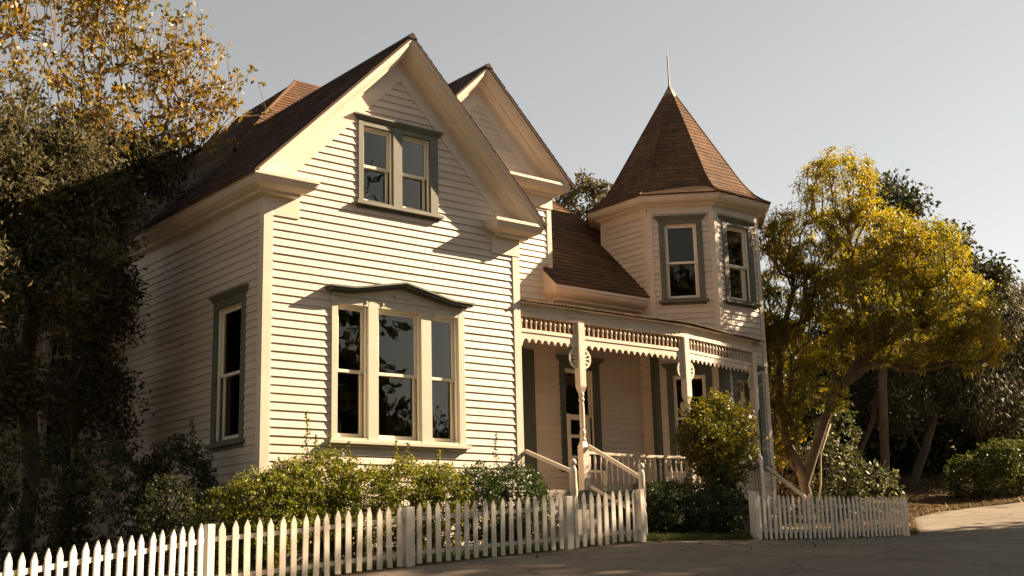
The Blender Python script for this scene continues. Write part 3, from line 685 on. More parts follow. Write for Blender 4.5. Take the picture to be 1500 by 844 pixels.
def post(c, t):
    n = (t[1], -t[0]); F = frame(c, t, n); h = .068
    m = MB(); m.fbox(F, -h, h, -h, h, 2.93, 4.053); m.hexa([F(-h * .55, -h * .55, 2.82), F(h * .55, -h * .55, 2.82), F(h * .55, h * .55, 2.82), F(-h * .55, h * .55, 2.82)], [F(-h, -h, 2.93), F(h, -h, 2.93), F(h, h, 2.93), F(-h, h, 2.93)])
    m.fbox(F, -h, h, -h, h, 1.15, 1.90); m.hexa([F(-h, -h, 1.90), F(h, -h, 1.90), F(h, h, 1.90), F(-h, h, 1.90)], [F(-h * .55, -h * .55, 1.99), F(h * .55, -h * .55, 1.99), F(h * .55, h * .55, 1.99), F(-h * .55, h * .55, 1.99)])
    m.lathe([(.04, 1.98), (.056, 2.0), (.056, 2.03), (.04, 2.05), (.046, 2.09), (.057, 2.13), (.047, 2.17), (.036, 2.2), (.045, 2.24), (.047, 2.5), (.043, 2.62), (.036, 2.66), (.052, 2.69), (.052, 2.72), (.037, 2.745), (.05, 2.78), (.045, 2.82), (.04, 2.84)], c, 14)
    return m.build('porch_post', TRIM, **hp), F
def bracket(F, side, s0, par, R=.185, zc=3.43):
    """half wheel of wood with a hub, spokes and rim, its flat side against the post"""
    m = MB(); n = 14; th = .013
    P = lambda r, a: (s0 + side * r * sin(a), zc + r * cos(a))
    for k in range(n):
        a0, a1 = pi * k / n, pi * (k + 1) / n
        m.fprism(F, [P(R, a0), P(R, a1), P(R - .036, a1), P(R - .036, a0)], -th, th)
        m.fprism(F, [P(.045, a0), P(.045, a1), P(0.001, a1), P(0.001, a0)], -th - .004, th + .004)
    for k in range(5):
        a = pi * (k + .5) / 5; d = .10
        m.fprism(F, [P(.03, a - .3), P(.03, a + .3), P(R - .03, a + d), P(R - .03, a - d)], -th + .002, th - .002)
    m.fprism(F, [(s0, 3.66), (s0 + side * .13, 3.66), (s0 + side * .05, zc + R - .02), (s0, zc + R - .02)], -th, th)
    m.build('bracket', TRIM, parent=par)
po, Fp = post(pp[1], np.array([1., 0])); bracket(Fp, -1, -.068, po); bracket(Fp, 1, .068, po)
m = MB(); m.fprism(Fp, [(-.34, 4.128), (.10, 4.128), (.10, 4.155), (.05, 4.185), (-.28, 4.19), (-.34, 4.16)], -.02, .062); m.build('cap_block', TRIM, parent=po)
po, Fp = post(pp[2], np.array([1., .08])); bracket(Fp, -1, -.068, po); bracket(Fp, 1, .068, po)
po, Fp = post(pp[3], np.array([1., .2])); bracket(Fp, -1, -.068, po, R=.15)
m = MB(); m.fprism(frame(pp[0], (1, 0), (0, -1)), [(.0, 3.76), (.06, 3.74), (.085, 3.66), (.08, 3.56), (.03, 3.50), (0, 3.42)], -.02, .02); m.build('bracket', TRIM, **hp)

bal_prof = [(.016, 0), (.016, .06), (.024, .08), (.014, .10), (.022, .22), (.024, .27), (.014, .38), (.02, .40), (.014, .42), (.014, .54)]
def balustrade(a, b, nb):
    L = np.linalg.norm(b - a); t = (b - a) / L; F = frame(a, t, (t[1], -t[0]))
    m = MB(); N_ = 10
    for k in range(N_):      # slightly sagging top rail
        s0, s1 = L * k / N_, L * (k + 1) / N_; sag = lambda s: -.02 * sin(pi * s / L)
        m.hexa([F(s0, -.035, 1.775 + sag(s0)), F(s1, -.035, 1.775 + sag(s1)), F(s1, .035, 1.775 + sag(s1)), F(s0, .035, 1.775 + sag(s0))], [F(s0, -.035, 1.82 + sag(s0)), F(s1, -.035, 1.82 + sag(s1)), F(s1, .035, 1.82 + sag(s1)), F(s0, .035, 1.82 + sag(s0))])
    m.fbox(F, 0, L, -.025, .025, 1.20, 1.24)
    r = m.build('balustrade', TRIM, **hp)
    for k in range(nb):
        s = L * (k + .5) / nb; c = F(s, 0, 0); m = MB(); m.lathe([(q, 1.238 + z) for q, z in bal_prof], c, 7); m.build('baluster', TRIM, parent=r, smooth=True)
balustrade(np.array([6.25, .05]), np.array([8.80, .05]), 19); balustrade(np.array([8.94, .064]), np.array([11.35, .54]), 18)

# stairs, newels, hand rails
m = MB()
for k in range(5): m.box(4.84, 6.2, -.24 * (k + 1) + .02, -.24 * k + .05, 1.15 - .17 * (k + 1) - .035, 1.15 - .17 * (k + 1)); m.box(4.86, 6.18, -.24 * k + .0, -.24 * k + .03, 1.15 - .17 * (k + 1), 1.15 - .17 * k - .035)
for x in (4.80, 6.2): m.hexa([(x, .03, 1.1), (x, -1.2, .25), (x, -1.2, .0), (x, .03, .1)], [(x + .04, .03, 1.1), (x + .04, -1.2, .25), (x + .04, -1.2, .0), (x + .04, .03, .1)])
m.build('porch_steps', STEP, **hp)
nw = [(.06, .15), (.06, .72), (.045, .74), (.052, .80), (.06, .86), (.045, .90), (.06, 1.00), (.062, 1.06), (.055, 1.09), (.058, 1.12), (.052, 1.16), (.052, 1.32), (.046, 1.38), (.03, 1.405), (.026, 1.42)]
ball = [(.052 * cos(radians(a)) + .001, 1.472 + .055 * sin(radians(a))) for a in range(-70, 91, 16)]
for (x, y, dz) in ((4.80, -1.2, .02), (6.30, -1.2, 0)):
    m = MB(); m.lathe([(r, z + dz) for r, z in nw + ball], (x, y), 14); m.build('newel_post', TRIM, smooth=True, **hp)
def rail(a, b, w=.03, h=.03):
    m = MB(); a = np.array(a, float); b = np.array(b, float); d = b - a; d /= np.linalg.norm(d); s = np.cross(d, (0, 0, 1)); s /= np.linalg.norm(s); u = np.cross(s, d)
    q = lambda p: [p - s * w - u * h, p + s * w - u * h, p + s * w + u * h * .6, p + s * w * .5 + u * h, p - s * w * .5 + u * h, p - s * w + u * h * .6]
    m.hexa(q(a), q(b)); return m.build('handrail', TRIM, **hp)
rail((4.815, -.04, 1.76), (4.80, -1.17, 1.35)); rail((6.235, -.03, 1.90), (6.30, -1.16, 1.30)); rail((6.24, -.03, 1.22), (6.30, -1.17, .66), .022, .025)
rail((11.36, .30, 1.70), (12.66, .30, 1.06), .03, .032); rail((11.40, .30, 1.20), (12.6, .30, .6), .02, .02)
m = MB(); m.lathe([(.05, .3), (.05, 1.1), (.03, 1.13), (.045, 1.17), (.02, 1.21)], (12.68, .30), 10); m.build('newel_post', TRIM, smooth=True, **hp)
m = MB()
for k in range(4): m.box(11.5 + .26 * k, 11.5 + .26 * (k + 1) + .03, -.25, .52, 1.15 - .17 * (k + 1) - .04, 1.15 - .17 * (k + 1))
m.build('porch_steps', STEP, **hp)

# white slat-back chair on the porch, in front of the window
ch = empty('porch_chair', (7.55, 1.45, 1.15), 'white wooden high-backed slat chair standing on the porch before the dark window', 'chair')
def chp(nm, *boxes):
    m = MB()
    for b in boxes: m.box(7.55 + b[0], 7.55 + b[1], 1.45 + b[2], 1.45 + b[3], 1.15 + b[4], 1.15 + b[5])
    return m.build(nm, TRIM, parent=ch, bevel=.004)
chp('seat', (-.25, .25, -.25, .25, .42, .46))
chp('leg', (-.25, -.20, -.25, -.20, 0, .42)); chp('leg', (.20, .25, -.25, -.20, 0, .42)); chp('leg', (-.25, -.20, .20, .25, 0, .42)); chp('leg', (.20, .25, .20, .25, 0, .42))
chp('backrest', (-.25, -.19, .20, .25, .461, 1.55), (.19, .25, .20, .25, .461, 1.55), (-.19, .19, .21, .24, 1.44, 1.54), (-.19, .19, .21, .24, 1.1, 1.16), (-.19, .19, .21, .24, .7, .76))

# ------------------------------------------------------------------ picket fences
def picket_mesh(mb, w=.076, h=.78, d=.02, tip=.085):
    mb.hexa([(-w / 2, -d / 2, 0), (w / 2, -d / 2, 0), (w / 2, -d / 2, h - tip), (w * .30, -d / 2, h - tip * .55), (0, -d / 2, h), (-w * .30, -d / 2, h - tip * .55), (-w / 2, -d / 2, h - tip)][::1],
            [(-w / 2, d / 2, 0), (w / 2, d / 2, 0), (w / 2, d / 2, h - tip), (w * .30, d / 2, h - tip * .55), (0, d / 2, h), (-w * .30, d / 2, h - tip * .55), (-w / 2, d / 2, h - tip)])
def fence(root, runs, spacing, posts, Rn):
    base = world_loc(root)
    proto = None
    for (a, b) in runs:
        a = np.array(a); b = np.array(b); L = np.linalg.norm(b - a); t = (b - a) / L; n = np.array([t[1], -t[0]]); yaw = atan2(t[1], t[0])
        ns = max(2, int(L / .5))
        for zz in (.13, .575):
            rl = MB()
            for k in range(ns):
                p, q = a + t * L * k / ns, a + t * L * (k + 1) / ns
                z0_, z1_ = H(*p) + zz, H(*q) + zz
                A = [(p - n * o)[:2] for o in (.018, .05)]; B = [(q - n * o)[:2] for o in (.018, .05)]
                rl.hexa([(*A[0], z0_), (*B[0], z1_), (*B[1], z1_), (*A[1], z0_)], [(*A[0], z0_ + .055), (*B[0], z1_ + .055), (*B[1], z1_ + .055), (*A[1], z0_ + .055)])
            rl.build('rail', PICKET, parent=root)
        k = int(L / spacing)
        for i in range(k + 1):
            s = (i + .5) * L / (k + 1); p = a + t * s + n * .0
            if proto is None:
                m = MB(); picket_mesh(m); 
                me = bpy.data.meshes.new('picket'); me.from_pydata(m.v, [], m.f); me.update(); me.materials.append(PICKET)
                proto = bpy.data.objects.new('picket', me); o = proto
            else: o = proto.copy()
            COL.objects.link(o); o.parent = root
            o.location = (p[0] - base[0], p[1] - base[1], H(*p) + .012 + Rn.uniform(-.012, .012) - base[2])
            o.rotation_euler = (Rn.uniform(-.012, .012), Rn.gauss(0, .011), yaw + Rn.uniform(-.04, .04)); o.scale = (Rn.uniform(.92, 1.06), 1, Rn.uniform(.985, 1.015))
    for (x, y, h, w, yaw) in posts:
        m = MB(); c, s = cos(yaw), sin(yaw); z = H(x, y) - .05
        q = [(x + (u * c - v * s) * w / 2, y + (u * s + v * c) * w / 2) for u, v in ((-1, -1), (1, -1), (1, 1), (-1, 1))]
        m.hexa([(*p, z) for p in q], [(*p, z + h + .05) for p in q]); m.build('post', PICKET, parent=root, bevel=.006)
RF = random.Random(4)
f1 = empty('picket_fence', (1.2, -2.05, H(1.2, -2.05)), 'long white picket fence curving in front of the hedge and the porch steps', 'fence', 'white picket fences')
ya = fence_y
fence(f1, [((-6.4, ya(-6.4)), (-1.86, ya(-1.86))), ((-1.70, ya(-1.7)), (1.02, ya(1.02))), ((1.18, ya(1.18)), (3.96, ya(3.96))), ((4.12, ya(4.12)), (5.56, ya(5.56)))], .166,
      [(-1.79, ya(-1.79) + .03, .78, .105, .2), (1.10, ya(1.1) + .03, .76, .13, .05), (4.04, ya(4.04) + .03, .76, .13, .05), (5.62, ya(5.62), .80, .10, .05)], RF)
f2 = empty('picket_fence', (11.5, -1.15, H(11.5, -1.15)), 'shorter white picket fence below the turret, running from the hedge to the dirt bank', 'fence', 'white picket fences')
fence(f2, [((8.84, ya(8.84)), (11.6, ya(11.6))), ((11.62, ya(11.62)), (14.4, ya(14.4)))], .172, [(8.77, ya(8.77), .80, .13, .1), (11.6, ya(11.6) + .09, .74, .08, .1), (14.42, ya(14.42) + .06, .72, .08, .1)], RF)

# ------------------------------------------------------------------ vegetation
def leaf_cloud(cent, n, rad, size, asp, rng, droop=0., flat=.75, upb=.3):
    """cent (k,3) cluster centres; n leaves each; returns verts (4 per leaf)"""
    k = len(cent); c = np.repeat(cent, n, axis=0)
    d = rng.normal(size=(k * n, 3)); d /= np.linalg.norm(d, axis=1)[:, None]
    r = rng.random(k * n) ** .5
    rr = np.repeat(np.broadcast_to(rad, k), n)
    c = c + d * (r * rr)[:, None] * np.array([1, 1, flat])
    ax = d * .7 + rng.normal(size=(k * n, 3)) * .8; ax[:, 2] -= droop; ax /= np.linalg.norm(ax, axis=1)[:, None]
    nn = rng.normal(size=(k * n, 3)) + np.array([0, 0, upb]) ; sd = np.cross(ax, nn); sd /= np.linalg.norm(sd, axis=1)[:, None] + 1e-9
    nrm = np.cross(sd, ax)
    L = size * (.6 + .8 * rng.random(k * n)); Wd = L * asp
    a = c - ax * (L / 2)[:, None]; b = c + ax * (L / 2)[:, None]
    fold = nrm * (Wd * .25)[:, None]
    p = c + sd * (Wd / 2)[:, None] + fold; q = c - sd * (Wd / 2)[:, None] + fold
    return np.stack([a, p, b, q], axis=1).reshape(-1, 3)

def quads_object(name, V, mat, parent=None, origin=(0, 0, 0)):
    off = world_loc(parent) if parent is not None else np.array(origin, float)
    V = (V - off).astype(np.float32); nq = len(V) // 4
    me = bpy.data.meshes.new(name); me.vertices.add(len(V)); me.vertices.foreach_set('co', V.ravel())
    me.loops.add(nq * 4); me.loops.foreach_set('vertex_index', np.arange(nq * 4, dtype=np.int32))
    me.polygons.add(nq); me.polygons.foreach_set('loop_start', np.arange(0, nq * 4, 4, dtype=np.int32)); me.polygons.foreach_set('loop_total', np.full(nq, 4, np.int32))
    me.update(calc_edges=True); me.materials.append(mat)
    o = bpy.data.objects.new(name, me); COL.objects.link(o)
    if parent is not None: o.parent = parent
    else: o.location = tuple(off)
    return o

def blobs(ells, rng, shell=.5):
    out = []
    for (c, r, n) in ells:
        d = rng.normal(size=(n, 3)); d /= np.linalg.norm(d, axis=1)[:, None]
        t = (shell + (1 - shell) * rng.random(n)) ** 1.0
        out.append(np.array(c) + d * t[:, None] * np.array(r))
    return np.concatenate(out)

def skeleton(trunks, att, rng, tip=.008, power=.47, sag=.06, up=0, rmax=None):
    """attach every cluster to the nearest limb node; returns tubes"""
    nodes = []; par = []
    ends = []
    for tr in trunks:
        prev = tr[0][1] if isinstance(tr[0], tuple) and tr[0][0] == 'at' else -1
        pts_ = tr[1:] if prev != -1 else tr
        for p in pts_:
            nodes.append(np.array(p, float)); par.append(prev); prev = len(nodes) - 1
    core = np.array(nodes); order = np.argsort([np.min(np.linalg.norm(core - a, axis=1)) for a in att])
    for j in order:
        a = att[j]; Nn = np.array(nodes); dd = np.linalg.norm(Nn - a, axis=1) + .35 * np.maximum(0, Nn[:, 2] - a[2]) + .0
        if up: dd = np.hypot(Nn[:, 0] - a[0], Nn[:, 1] - a[1]) * (1 + up) + np.abs(Nn[:, 2] - a[2]) * .7 + 4 * np.maximum(0, Nn[:, 2] - a[2] + .15)
        i = int(np.argmin(dd)); p = Nn[i]; L = np.linalg.norm(a - p)
        ns = max(1, int(L / .45)); prev = i
        for s in range(1, ns + 1):
            f = s / ns; q = p + (a - p) * f; q = q + rng.normal(size=3) * L * .035 * (f < 1); q[2] += L * sag * sin(pi * f)
            nodes.append(q); par.append(prev); prev = len(nodes) - 1
    n = len(nodes); cnt = np.zeros(n); child = [[] for _ in range(n)]
    for i, p in enumerate(par):
        if p >= 0: child[p].append(i)
    for i in range(n - 1, -1, -1):
        if not child[i]: cnt[i] += 1
        if par[i] >= 0: cnt[par[i]] += cnt[i]
    rad = tip * cnt ** power
    if rmax:
        depth = np.zeros(n); N3 = np.array(nodes)
        for i in range(n):
            if par[i] >= 0: depth[i] = depth[par[i]] + np.linalg.norm(N3[i] - N3[par[i]])
        rad = np.minimum(rad, rmax * np.clip(1.35 - depth * .13, .12, 2))
    mb = MB(); done = set()
    def chain(start, first):
        path = [start, first]
        cur = first
        while child[cur]:
            nx_ = max(child[cur], key=lambda c: cnt[c]); path.append(nx_); cur = nx_
        return path
    stack = [(i, None) for i, p in enumerate(par) if p < 0]
    segs = []
    for i, p in enumerate(par):
        if p < 0: 
            if child[i]: segs.append(chain(i, max(child[i], key=lambda c: cnt[c])))
    k = 0; inpath = set()
    while k < len(segs):
        path = segs[k]; k += 1
        for a, b in zip(path, path[1:]): inpath.add((a, b))
        for a in path:
            for c in child[a]:
                if (a, c) not in inpath: inpath.add((a, c)); segs.append(chain(a, c))
    for path in segs:
        R = [min(rad[path[0]], rad[path[1]] * 1.15)] + [rad[i] for i in path[1:]]
        seg = 10 if R[0] > .05 else 6 if R[0] > .02 else 4
        mb.tube([nodes[i] for i in path], R, seg, cap=False)
    return mb

def tree(name, label, cat, base, trunks, ells, leafn, lrad, lsize, asp, lmat, bmat, seed, group=None, droop=0., tip=.008, power=.47, shell=.5, flat=.75, extra=None, sag=.06, nskel=None, up=0, rmax=None):
    rng = np.random.default_rng(seed)
    root = empty(name, base, label, cat, group)
    att = blobs(ells, rng, shell)
    sk = skeleton(trunks, att if nskel is None else att[:: nskel], rng, tip, power, sag, up, rmax)
    sk.build('trunk', bmat, parent=root, smooth=True)
    V = leaf_cloud(att, leafn, lrad * (.6 + .8 * rng.random(len(att))), lsize, asp, rng, droop, flat)
    quads_object('crown', V, lmat, parent=root)
    return root

def shrub(name, label, base, ells, nl, size, asp, mat, seed, cat='shrub', group=None, stems=8, droop=0, sprigs=(), lrad=.10, shell=.72, bm=BARK):
    rng = np.random.default_rng(seed)
    root = empty(name, base, label, cat, group)
    att = blobs(ells, rng, shell)
    gz = Hn(att[:, 0], att[:, 1]); att = att[att[:, 2] > gz + .03]
    sk = MB(); pick = rng.choice(len(att), min(len(att), stems * 4), replace=False)
    for i in pick:
        a = att[i]; b = np.array(base) + rng.normal(size=3) * [.15, .1, 0]; mid = (a + b) / 2 + rng.normal(size=3) * .05
        sk.tube([b, mid, a], [.012, .009, .004], 5, cap=False)
    V = [leaf_cloud(att, nl, lrad, size, asp, rng, droop)]
    for (x, y, z0_, z1_) in sprigs:
        k = int((z1_ - z0_) / .035); P = [(x + .012 * sin(q * .5), y, z0_ + (z1_ - z0_) * q / k) for q in range(k + 1)]
        sk.tube(P, [.006] * len(P), 4, cap=False)
        w = np.linspace(.11, .03, len(P)); V.append(leaf_cloud(np.array(P), 7, w, size * .9, asp, rng, 0, .6))
    sk.build('stems', bm, parent=root)
    quads_object('leaves', np.concatenate(V), mat, parent=root)
    return root

# hedge shrubs below the front gable
hg = 'leafy shrubs below the bay window'
shrub('shrub', 'sunlit yellow-green shrub at the left front corner of the house', (-.35, -.95, H(-.35, -.95)), [((-.45, -.95, .62), (.62, .45, .68), 520), ((.0, -.9, .80), (.5, .42, .64), 380), ((-.95, -.85, .45), (.45, .4, .60), 260)], 20, .048, .45, L_HEDGE, 101, group=hg)
shrub('shrub', 'bushy green shrub with a tall leafy shoot rising before the front window\'s left side', (.75, -.95, H(.75, -.95)), [((.55, -.85, .82), (.55, .45, .74), 520), ((1.05, -.95, .78), (.55, .45, .66), 400)], 20, .048, .45, L_HEDGE, 102, group=hg, sprigs=[(.30, -.75, 1.3, 2.08), (.42, -.8, 1.3, 1.75), (.62, -.8, 1.2, 1.75), (.95, -.8, 1.3, 1.68)])
shrub('shrub', 'green shrub directly under the middle of the triple window', (2.1, -.95, H(2.1, -.95)), [((1.85, -.9, .82), (.6, .45, .70), 520), ((2.45, -.9, .80), (.5, .45, .66), 400)], 20, .048, .45, L_HEDGE, 103, group=hg, sprigs=[(1.75, -.8, 1.3, 1.72), (1.95, -.8, 1.3, 1.70), (2.5, -.8, 1.2, 1.62)])
shrub('shrub', 'dark green shrub with one thin spire at the right end of the front hedge', (3.5, -.95, H(3.5, -.95)), [((3.15, -.9, .84), (.5, .42, .62), 400), ((3.85, -.9, .84), (.62, .45, .62), 520)], 20, .048, .4, L_HEDGED, 104, group=hg, sprigs=[(3.62, -.75, 1.3, 1.95), (3.9, -.8, 1.2, 1.62), (4.1, -.8, 1.2, 1.64)])
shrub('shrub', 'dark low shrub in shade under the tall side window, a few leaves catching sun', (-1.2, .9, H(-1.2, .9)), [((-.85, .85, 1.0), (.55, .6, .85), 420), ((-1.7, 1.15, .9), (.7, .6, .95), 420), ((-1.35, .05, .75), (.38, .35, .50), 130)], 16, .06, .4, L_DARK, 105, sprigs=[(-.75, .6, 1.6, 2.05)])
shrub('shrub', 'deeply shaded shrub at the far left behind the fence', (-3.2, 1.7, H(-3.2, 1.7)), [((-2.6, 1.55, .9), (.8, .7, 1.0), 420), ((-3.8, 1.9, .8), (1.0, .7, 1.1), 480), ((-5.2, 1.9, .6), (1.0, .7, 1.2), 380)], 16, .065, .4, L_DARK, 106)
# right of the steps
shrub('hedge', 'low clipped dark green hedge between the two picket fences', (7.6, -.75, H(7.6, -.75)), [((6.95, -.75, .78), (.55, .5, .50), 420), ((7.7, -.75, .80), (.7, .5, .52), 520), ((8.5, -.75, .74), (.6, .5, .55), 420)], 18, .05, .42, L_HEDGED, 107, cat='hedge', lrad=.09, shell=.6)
shrub('shrub', 'glossy dark leafy shrub filling the gap at the right fence post', (8.95, -.6, H(8.95, -.6)), [((9.0, -.55, .85), (.5, .4, .62), 200)], 12, .075, .45, L_DARK, 108)
tree('small_tree', 'rounded small tree with bronze-tipped leaves growing before the third porch bay', 'tree', (8.55, -.75, H(8.55, -.75)), [[(8.55, -.75, .3), (8.52, -.74, .9), (8.5, -.75, 1.3)]],
     [((8.45, -.80, 2.0), (.62, .55, .62), 300), ((9.05, -.7, 1.95), (.72, .55, .58), 320), ((8.85, -.75, 2.45), (.45, .4, .42), 190), ((8.15, -.8, 2.0), (.48, .45, .5), 190), ((9.3, -.7, 2.35), (.42, .4, .45), 120), ((8.75, -.75, 2.75), (.22, .2, .25), 40), ((8.3, -.75, 2.5), (.3, .3, .3), 60), ((8.7, -.75, 1.45), (.7, .5, .3), 120)], 15, .13, .06, .42, L_OLIVE, BARK, 109, shell=.4, tip=.005)
# golden feathery tree to the right of the turret
GS = .93
def gp(p): return tuple(CAM + GS * (np.array(p, float) - CAM))
gold = [((15.9, 1.2, 8.5), (1.0, .95, 1.0), 190), ((15.3, 1.9, 7.2), (1.1, 1.0, .9), 170), ((16.7, .9, 7.3), (1.3, 1.1, .9), 200), ((17.7, .2, 6.9), (1.05, 1.0, .85), 190), ((16.5, 1.1, 5.9), (1.7, 1.4, 1.0), 300), ((15.0, 2.4, 5.9), (.9, 1.0, 1.1), 170),
        ((18.2, -.1, 5.6), (1.0, 1.0, .9), 190), ((17.3, .6, 4.9), (1.4, 1.1, .75), 200), ((15.0, 2.5, 4.3), (.75, .7, 1.2), 150), ((14.9, 2.7, 2.9), (.5, .5, .9), 80), ((15.9, 2.0, 3.6), (.4, .4, .4), 30), ((18.5, -.3, 4.7), (.8, .8, .6), 90), ((16.2, 1.6, 4.7), (.9, .8, .5), 80), ((14.6, 2.9, 5.4), (.6, .7, 1.3), 110), ((14.9, 2.2, 7.3), (.7, .7, .7), 60)]
gold = [(gp(c), tuple(np.array(r_) * .95), n) for c, r_, n in gold]
gt = tree('golden_tree', 'tall feathery golden-green tree with a forked tan trunk right of the turret', 'tree', (14.07, 1.42, H(14.07, 1.42)),
     [[gp(q) for q in tr_] for tr_ in [[(15.75, 2.7, .7), (15.7, 2.68, 1.3), (15.55, 2.66, 1.8), (15.15, 2.75, 2.6), (14.95, 2.7, 3.6), (14.95, 2.6, 4.6), (15.1, 2.4, 5.6), (15.3, 2.0, 6.8)],
      [(15.58, 2.66, 1.6), (15.75, 2.5, 2.2), (15.95, 2.2, 3.1), (16.25, 1.8, 3.9), (16.5, 1.5, 4.5), (16.3, 1.3, 5.6), (16.1, 1.2, 6.8), (16.0, 1.2, 7.8)],
      [(16.5, 1.5, 4.5), (17.0, 1.0, 4.9), (17.5, .6, 5.4), (17.7, .4, 6.2)]]],
     gold, 42, .23, .105, .20, L_GOLD, BARKM, 111, up=.25, rmax=.088, droop=.5, tip=.0085, power=.47, shell=.62, flat=.5)
m = MB(); m.tube([gp(q) for q in [(15.02, 2.6, 3.35), (15.1, 2.5, 3.75), (15.35, 2.35, 3.85), (15.6, 2.25, 3.6), (16.0, 2.15, 3.55)]], [.025, .03, .03, .028, .02], 7)
m.tube([gp(q) for q in [(15.9, 2.62, .9), (16.0, 2.5, 1.6), (15.95, 2.4, 2.3), (16.15, 2.2, 3.0)]], .02, 5); m.build('vine', VINE, parent=gt, smooth=True)

tb = 'trees beyond the drive'
tree('dark_tree', 'dark brown-green tree top showing behind the golden tree', 'tree', (24.5, 6.5, H(24.5, 6.5)), [[(24.5, 6.5, 1.5), (24.4, 6.2, 5), (24.2, 5.6, 8)]],
     [((24.0, 5.2, 10.4), (1.1, 1.1, .9), 70), ((25.4, 4.6, 9.0), (1.2, 1.2, 1.1), 70), ((26.6, 3.9, 8.1), (1.1, 1.0, 1.0), 70), ((24.0, 5.8, 8.0), (1.8, 1.5, 1.6), 130)], 40, .42, .17, .5, L_DARK, BARK, 120, group=tb, tip=.015)
tree('dark_tree', 'dark rounded tree showing between the second gable and the turret roof', 'tree', (16.2, 11, H(16.2, 11)), [[(16.2, 11, .6), (16.1, 10.5, 5), (15.8, 10, 8)]],
     [((15.5, 9.7, 10.25), (.85, .9, .8), 60), ((16.4, 9.7, 9.4), (1.1, 1.0, .9), 70)], 26, .30, .14, .5, L_GREY, BARK, 121, tip=.015)
tree('eucalyptus_tree', 'leaning pale-trunked eucalyptus with drooping grey-green leaves behind the fence end', 'tree', (26.5, 6.9, H(26.5, 6.9)), [[(26.3, 6.9, 1.7), (26.9, 6.6, 3.0), (27.5, 6.3, 4.6), (27.8, 6.1, 6.4)]],
     [((27.3, 6.0, 6.6), (1.6, 1.3, 1.5), 170), ((28.6, 5.2, 7.4), (1.7, 1.4, 1.3), 170), ((28.4, 5.6, 5.2), (1.8, 1.3, 1.3), 170), ((26.2, 6.9, 5.0), (1.4, 1.3, 1.4), 120)], 46, .48, .18, .22, L_EUC, BARK, 122, group=tb, droop=1.3, tip=.014, power=.44)
tree('eucalyptus_tree', 'broad hazy eucalyptus at the right edge of the picture', 'tree', (31.0, 7.2, H(31, 7.2)), [[(31, 7.2, 2.6), (30.9, 6.8, 4.6), (30.8, 6.0, 6.6)]],
     [((30.3, 5.6, 7.0), (1.7, 1.4, 1.5), 180), ((31.3, 4.9, 7.6), (1.5, 1.4, 1.3), 150), ((30.0, 5.7, 5.0), (1.7, 1.3, 1.3), 160), ((31.8, 5.2, 5.6), (1.6, 1.5, 1.6), 140)], 46, .48, .18, .24, L_EUC, BARK, 123, group=tb, droop=1.1, tip=.014)
tree('dark_tree', 'thin dark tree with a bent trunk in the shade left of the leaning eucalyptus', 'tree', (24.6, 7.4, H(24.6, 7.4)), [[(24.6, 7.4, 1.7), (24.5, 7.3, 3.0), (24.9, 7.0, 4.0), (25.1, 6.8, 5.4)]],
     [((24.6, 7.3, 6.2), (1.8, 1.4, 1.4), 150), ((22.8, 8.0, 5.6), (1.8, 1.5, 1.7), 150)], 44, .48, .17, .4, L_DARK, BARK, 124, group=tb, tip=.012, power=.42)
# dark wood behind
rng = np.random.default_rng(5); att = blobs([((24, 12, 4.2), (4.5, 2.2, 3.2), 260), ((30, 10.5, 5), (4.0, 2.2, 3.2), 260), ((36, 8.5, 6), (4.0, 2.5, 3.5), 240), ((18.5, 9.5, 2.6), (3.5, 1.6, 2.6), 200), ((21.5, 7.6, 3.0), (1.8, 1.0, 1.8), 130), ((33, 7.2, 4.2), (2.6, 1.4, 2.4), 160), ((29.5, 9.0, 3.6), (3, 1.5, 2.0), 160)], rng, .3)
kind(quads_object('wooded_thicket', leaf_cloud(att, 42, .8, .3, .45, rng, .3), L_DARK, origin=(24, 10, 1)), 'stuff')['label'] = 'dark shaded thicket behind the trees beyond the drive'
shrub('shrub', 'pale-leaved climbing shrub spilling over behind the right picket fence', (17.6, 3.3, H(17.6, 3.3)), [((17.5, 3.3, 1.8), (.95, .8, 1.05), 190), ((18.6, 2.9, 1.5), (.75, .7, .75), 90), ((17.9, 3.3, 3.0), (.6, .6, .7), 60)], 11, .12, .5, L_VAR, 130, lrad=.22)
shrub('shrub', 'dense green shrub with yellowish top beside the lit driveway at the right edge', (26.4, 4.2, H(26.4, 4.2)), [((26.3, 4.7, 2.1), (.75, .7, .75), 220), ((27.2, 4.2, 2.25), (.85, .8, 1.0), 280), ((28.4, 3.9, 2.3), (1.0, .8, 1.1), 260)], 17, .10, .45, L_SHRUB, 131, lrad=.2)
shrub('shrub', 'dull brown dry shrub between the golden tree\'s trunk and the pale climber', (16.7, 4.3, H(16.7, 4.3)), [((16.7, 4.3, 1.8), (.9, .7, 1.2), 180)], 12, .13, .35, L_LITTER, 132, lrad=.2)
shrub('shrub', 'small yellow-green bush behind the turret corner', (14.3, 3.4, H(14.3, 3.4)), [((14.2, 3.3, 1.5), (.7, .6, 1.1), 160)], 14, .1, .4, L_GOLD, 133, lrad=.2)

